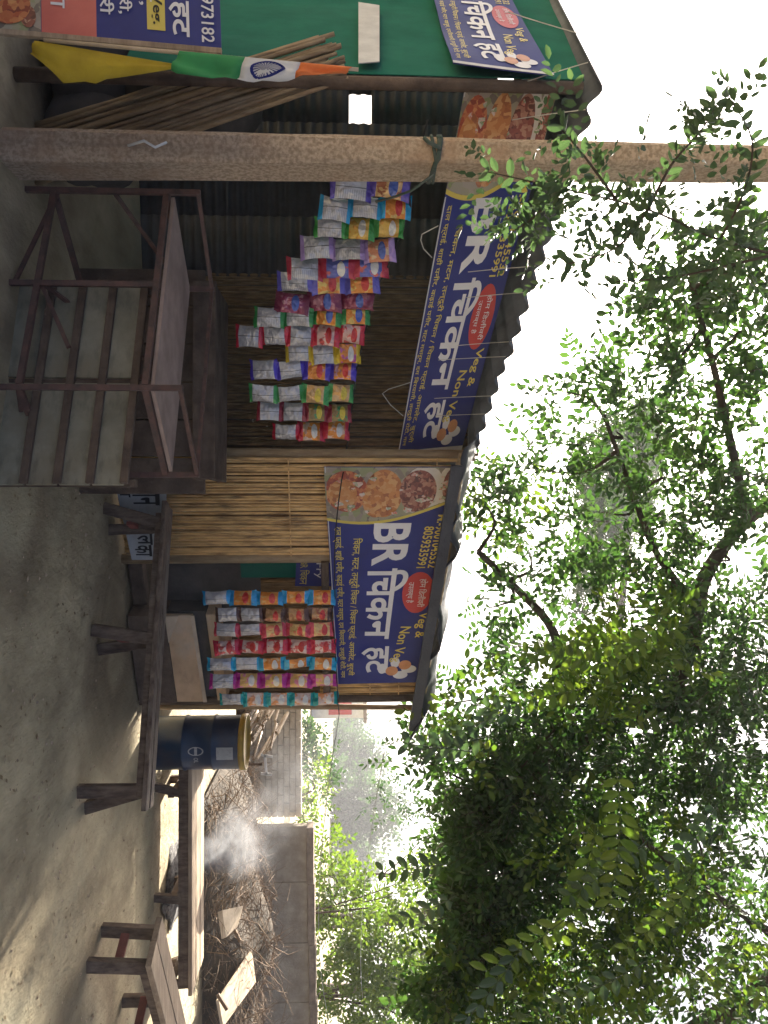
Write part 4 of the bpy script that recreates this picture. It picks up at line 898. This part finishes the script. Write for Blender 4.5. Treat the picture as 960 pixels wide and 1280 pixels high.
for path in bough:
    for i, p in enumerate(path[1:]):
        d = (path[i+1]-path[i]).normalized()
        for s_ in ((-1, 1) if cnt < 290 else ()):
            sv = d.cross(Vector((0, -1, 0))).normalized(); a = sv*s_+d*.55+Vector((random.gauss(0, .25), random.gauss(0, .45), random.gauss(-.1, .25))); a.normalize(); b = a.cross(Vector((random.gauss(0, .5), -1, random.gauss(0, .5)))).normalized()
            nrm = a.cross(b); L_ = random.uniform(.05, .072)
            mt = Matrix((a*L_, b*L_, nrm*L_)).transposed().to_4x4(); mt.translation = p+Vector((random.gauss(0, .008), random.gauss(0, .008), random.gauss(0, .008)))
            o = bpy.data.objects.new('leaf', LM); col.objects.link(o); o.parent = bo; o.matrix_local = mt; cnt += 1; lf.append(o)
# sprays of smaller leaves filling the bough
nbl = []
for path in bough:
    for p in path[2::2]: nbl.append((p, (.07, .10, .07), 2))
for u, v, y, n in ((262, 290, 2.8, 8), (250, 230, 2.8, 6), (290, 260, 2.85, 8), (300, 180, 2.9, 5), (230, 180, 2.75, 4), (330, 120, 2.95, 8), (310, 60, 2.95, 9), (350, 40, 3.0, 9)):
    nbl.append((at(u, v, y), (.12, .15, .12), n))
leaves(nbl, .046, 'leaf_near', 'near_bough_leaves', tree, 9, None, .3)

# sunlit bushes beyond the wall
def bush(name, label, blobs, leaf, material, cat='bush', group=None, trunk=None, tr=.06):
    c0_ = Vector(blobs[0][0]); t = thing(name, (c0_.x, c0_.y, 0), label, cat, group); tmb = MB()
    base_ = Vector((c0_.x, c0_.y, -.05)); top_ = c0_
    limb(tmb, [base_, lerp(base_, top_, .5)+Vector((random.gauss(0, .05), 0, 0)), top_], tr, tr*.4, 7)
    for c_, rad, n in blobs[1:]: limb(tmb, [lerp(base_, top_, .6), lerp(top_, c_, .5), Vector(c_)], tr*.45, tr*.15, 5)
    tmb.build('trunk', 'bark', t, True); leaves(blobs, leaf, material, 'crown', t, 9, None, .2); return t
def B_(u, v, y, ru, rv, ry, n): s_ = y/FPX; return (at(u, v, y), (ru*s_, ry, rv*s_), n)
bush('sunlit_bush', 'yellow green bush in the sun behind the wall at the lower right picture edge', [B_(1245, 520, 12.5, 60, 55, .7, 190), B_(1270, 460, 12.6, 50, 50, .7, 150), B_(1200, 480, 12.6, 40, 55, .6, 120)], .11, 'leaf_painted_sun')
bush('sunlit_bush', 'light green bush behind the wall above the brush heap', [B_(1140, 530, 13, 55, 45, .7, 160), B_(1165, 470, 13, 40, 50, .6, 110), B_(1090, 545, 13, 40, 30, .6, 80)], .11, 'leaf_painted_sun')
bush('climbing_shrub', 'bright leafy shoot reaching up to the pale sky left of the bushes', [B_(1135, 500, 12, 30, 30, .3, 30), B_(1110, 465, 12, 26, 34, .3, 30), B_(1078, 438, 12, 20, 20, .2, 14)], .11, 'leaf_painted_sun', 'shrub', tr=.03)
bush('low_shrub', 'small yellow green shrub on top of the hazy brick wall', [B_(1000, 568, 12, 26, 20, .3, 30), B_(975, 570, 12, 14, 12, .3, 10)], .10, 'leaf_painted_sun', 'shrub')
bush('background_shrub', 'pale green shrub beyond the drum, below the distant trees', [B_(925, 590, 20, 40, 28, .8, 110), B_(960, 570, 20, 35, 28, .8, 80)], .16, 'leaf_far', 'shrub')
# tall trees standing beyond the bushes
bush('tall_tree', 'tall backlit tree rising behind the right hand bushes', [B_(1230, 300, 17, 120, 120, 1.6, 260), B_(1150, 380, 17, 90, 80, 1.4, 170), B_(1260, 420, 17, 70, 70, 1.2, 150)], .17, 'leaf_painted_sun', 'tree', tr=.16)
bush('feathery_tree', 'thin feathery tree against the bright sky left of the tall backlit tree', [B_(1095, 400, 16, 30, 50, .6, 40), B_(1020, 400, 16, 40, 60, .8, 60), B_(1060, 330, 16, 50, 60, .8, 70), B_(1000, 470, 16, 22, 30, .5, 20)], .12, 'leaf_far', 'tree', tr=.035)
# distant trees
DG = 'distant hazy trees'
for i, (u, v, ru, rv, lab) in enumerate(((1010, 520, 52, 62, 'tallest distant hazy tree beyond the brick wall'), (950, 535, 50, 55, 'distant hazy tree nearest the shop corner'), (1070, 535, 45, 48, 'distant hazy tree behind the climbing shoot'), (905, 545, 36, 40, 'smallest distant hazy tree beside the shop post'))):
    y = 62+6*i; bush('distant_tree', lab, [B_(u, v, y, ru*.8, rv*.6, 2.6, 300), B_(u-ru*.4, v+rv*.45, y, ru*.7, rv*.5, 2.4, 230), B_(u+ru*.45, v+rv*.4, y, ru*.65, rv*.5, 2.4, 220), B_(u+ru*.1, v-rv*.6, y, ru*.45, rv*.35, 1.6, 150), B_(u, v+rv*1.1, y, ru*.9, rv*.4, 2.0, 120)], .46, 'leaf_far', 'tree', DG, tr=.25)

# ------------------------------------------------------------------ pylon and wires
py = thing('pylon', at(935, 522, 190), 'faint lattice pylon on the horizon beside the roof end', 'pylon')
def pyl(t, s1, s2):
    c_ = at(935, 522-92*t, 190); w_ = (2.1*(1-t)+.5*t); return Vector((c_.x+s1*w_, 190+s2*w_, max(c_.z, 0)))
for s1 in (-1, 1):
    for s2 in (-1, 1): MB().tube([pyl(0, s1, s2), pyl(1, s1, s2)], .09, 4).build('corner_leg', 'steel_far', py)
mb = MB()
for k in range(8):
    for s1, s2, r1, r2 in ((-1, -1, 1, -1), (1, -1, -1, -1), (-1, 1, 1, 1), (1, 1, -1, 1)): mb.tube([pyl(k/8, s1, s2), pyl((k+1)/8, r1, r2)], .05, 3)
mb.build('lattice', 'steel_far', py)
for t in (.62, .78, .94):
    c_ = (pyl(t, -1, -1)+pyl(t, 1, 1))/2; MB().tube([c_-Vector((4.6, 0, 0)), c_+Vector((0, 0, .5)), c_+Vector((4.6, 0, 0))], .09, 4).build('cross_arm', 'steel_far', py)
for i, (a, b, lab) in enumerate(((at(893, 536, 5.7), at(1290, 545, 12), 'upper thin wire running from the shop post to the right'), (at(888, 470, 5.7), at(1290, 500, 14), 'lower thin wire running from the roof end to the right'))):
    tag(MB().tube(sag(a, b, 14, .18), .004, 4).build('overhead_wire', 'steel_far'), lab, 'wire')

# sacks heaped in the dark corner behind the flag
sk = thing('sack_heap', (-2.0, 3.75, 0), 'heap of dusty dark sacks behind the yellow cloth and the bamboo', 'sacks')
for cx, cy, cz, rx, ry, rz in ((-2.28, 3.95, .22, .34, .26, .24), (-1.92, 3.98, .20, .26, .22, .22), (-2.12, 4.0, .56, .30, .24, .20), (-2.5, 4.15, .55, .28, .24, .22), (-2.2, 4.05, .86, .24, .2, .17)):
    mb = MB(); mb.grid(lambda a, b: (cx+rx*(1+.10*math.sin(5*a*6.28+b*9+cx*7))*abs(math.sin(math.pi*b))**.7*math.cos(2*math.pi*a), cy+ry*abs(math.sin(math.pi*b))**.7*math.sin(2*math.pi*a), cz-rz*math.cos(math.pi*b)*(1+.08*math.sin(a*19))), 28, 14); mb.build('sack', 'dark_cloth', sk, True)
# small stones
mb = MB()
for k in range(420):
    u = random.uniform(585, 1290); y = 2.7+random.random()**1.3*5; x = (u-640)/960*y; r_ = random.uniform(.004, .013); z = gz(x, y)
    vs = [(x+r_*random.uniform(.6, 1.2)*math.cos(t), y+r_*random.uniform(.6, 1.2)*math.sin(t), z+r_*random.uniform(.0, .35)) for t in (0, 1.26, 2.5, 3.77, 5.0)]+[(x, y, z+r_*random.uniform(.6, .9))]
    mb.add(vs, [(0, 1, 5), (1, 2, 5), (2, 3, 5), (3, 4, 5), (4, 0, 5)])
tag(mb.build('pebbles', 'concrete'), 'small stones scattered over the yard', 'pebbles', kind='stuff')
# dry leaves and crumbs on the ground
mb = MB()
for k in range(1500):
    u = random.uniform(560, 1290); y = random.uniform(2.6, 7.5); p = Vector(((u-640)/960*y, y, 0)); s_ = random.uniform(.005, .016)**1; t = random.uniform(0, 6.28)
    p.z = gz(p.x, p.y)+.006; a = Vector((math.cos(t), math.sin(t), random.uniform(-.2, .3)))*s_; b = Vector((-math.sin(t), math.cos(t), random.uniform(-.2, .3)))*s_*.55
    mb.add([p-a, p+b, p+a, p-b], [(0, 1, 2, 3)])
lt = mb.build('leaf_litter', 'litter'); tag(lt, 'dry leaf crumbs scattered over the dusty ground', 'leaf litter', kind='stuff')

# ------------------------------------------------------------------ haze and smoke
def volbox(name, density, colr, aniso):
    m = bpy.data.materials.new(name); m.use_nodes = True; n = m.node_tree; n.nodes.remove(n.nodes['Principled BSDF'])
    v = n.nodes.new('ShaderNodeVolumePrincipled'); v.inputs['Color'].default_value = (*colr, 1); v.inputs['Density'].default_value = density; v.inputs['Anisotropy'].default_value = aniso
    n.links.new(v.outputs[0], n.nodes['Material Output'].inputs['Volume']); return m, v
hmz, _ = volbox('haze', .0019, (.95, .96, 1.0), .3)
M['haze'] = hmz
hz = MB().box((0, 105, 11.5), (320, 250, 25)).build('haze', 'haze'); tag(hz, 'thin smoky haze over the whole yard', 'haze', kind='stuff')

sm = thing('smoke', Z(ac, 0), 'pale smoke drifting up from the ash heap', 'smoke'); sm['kind'] = 'stuff'
def puff(c, rad, dens, seed):
    m = bpy.data.materials.new('smoke'); m.use_nodes = True; n = m.node_tree; n.nodes.remove(n.nodes['Principled BSDF']); L = n.links
    v = n.nodes.new('ShaderNodeVolumePrincipled'); v.inputs['Color'].default_value = (.93, .94, .96, 1); v.inputs['Anisotropy'].default_value = 0
    tc = n.nodes.new('ShaderNodeTexCoord'); nz = n.nodes.new('ShaderNodeTexNoise'); nz.inputs['Scale'].default_value = 2.6; nz.inputs['Detail'].default_value = 2.5
    ad = n.nodes.new('ShaderNodeVectorMath'); ad.operation = 'ADD'; ad.inputs[1].default_value = (seed, seed*.7, 0); L.new(tc.outputs['Object'], ad.inputs[0]); L.new(ad.outputs[0], nz.inputs['Vector'])
    ln_ = n.nodes.new('ShaderNodeVectorMath'); ln_.operation = 'LENGTH'; L.new(tc.outputs['Object'], ln_.inputs[0])
    fo = n.nodes.new('ShaderNodeMapRange'); fo.inputs['From Min'].default_value = 1; fo.inputs['From Max'].default_value = .05; fo.interpolation_type = 'SMOOTHSTEP'; L.new(ln_.outputs['Value'], fo.inputs[0])
    nr_ = n.nodes.new('ShaderNodeMapRange'); nr_.inputs['From Min'].default_value = .36; nr_.inputs['From Max'].default_value = .66; nr_.inputs['To Max'].default_value = dens; L.new(nz.outputs[0], nr_.inputs[0])
    mu = n.nodes.new('ShaderNodeMath'); mu.operation = 'MULTIPLY'; L.new(fo.outputs[0], mu.inputs[0]); L.new(nr_.outputs[0], mu.inputs[1]); L.new(mu.outputs[0], v.inputs['Density'])
    L.new(v.outputs[0], n.nodes['Material Output'].inputs['Volume'])
    mb = MB(); mb.grid(lambda a, b: (math.sin(math.pi*b)*math.cos(-2*math.pi*a), math.sin(math.pi*b)*math.sin(-2*math.pi*a), math.cos(math.pi*b)), 16, 10)
    o = mb.build('smoke_puff', m, sm); o.location = c; o.scale = rad; o['kind'] = 'stuff'; return o
for k, (u, v, y, rx, ry, rz, dn) in enumerate(((1084, 722, 6.7, .10, .12, .16, 7), (1066, 692, 6.85, .22, .18, .19, 7), (1052, 664, 7.0, .40, .26, .28, 4.6), (1072, 640, 7.1, .22, .2, .3, 1.6), (1020, 625, 7.4, .42, .34, .34, 1.1), (975, 590, 8.0, .7, .5, .5, .5))): puff(at(u, v, y), (rx, ry, rz), dn, k*2.3)
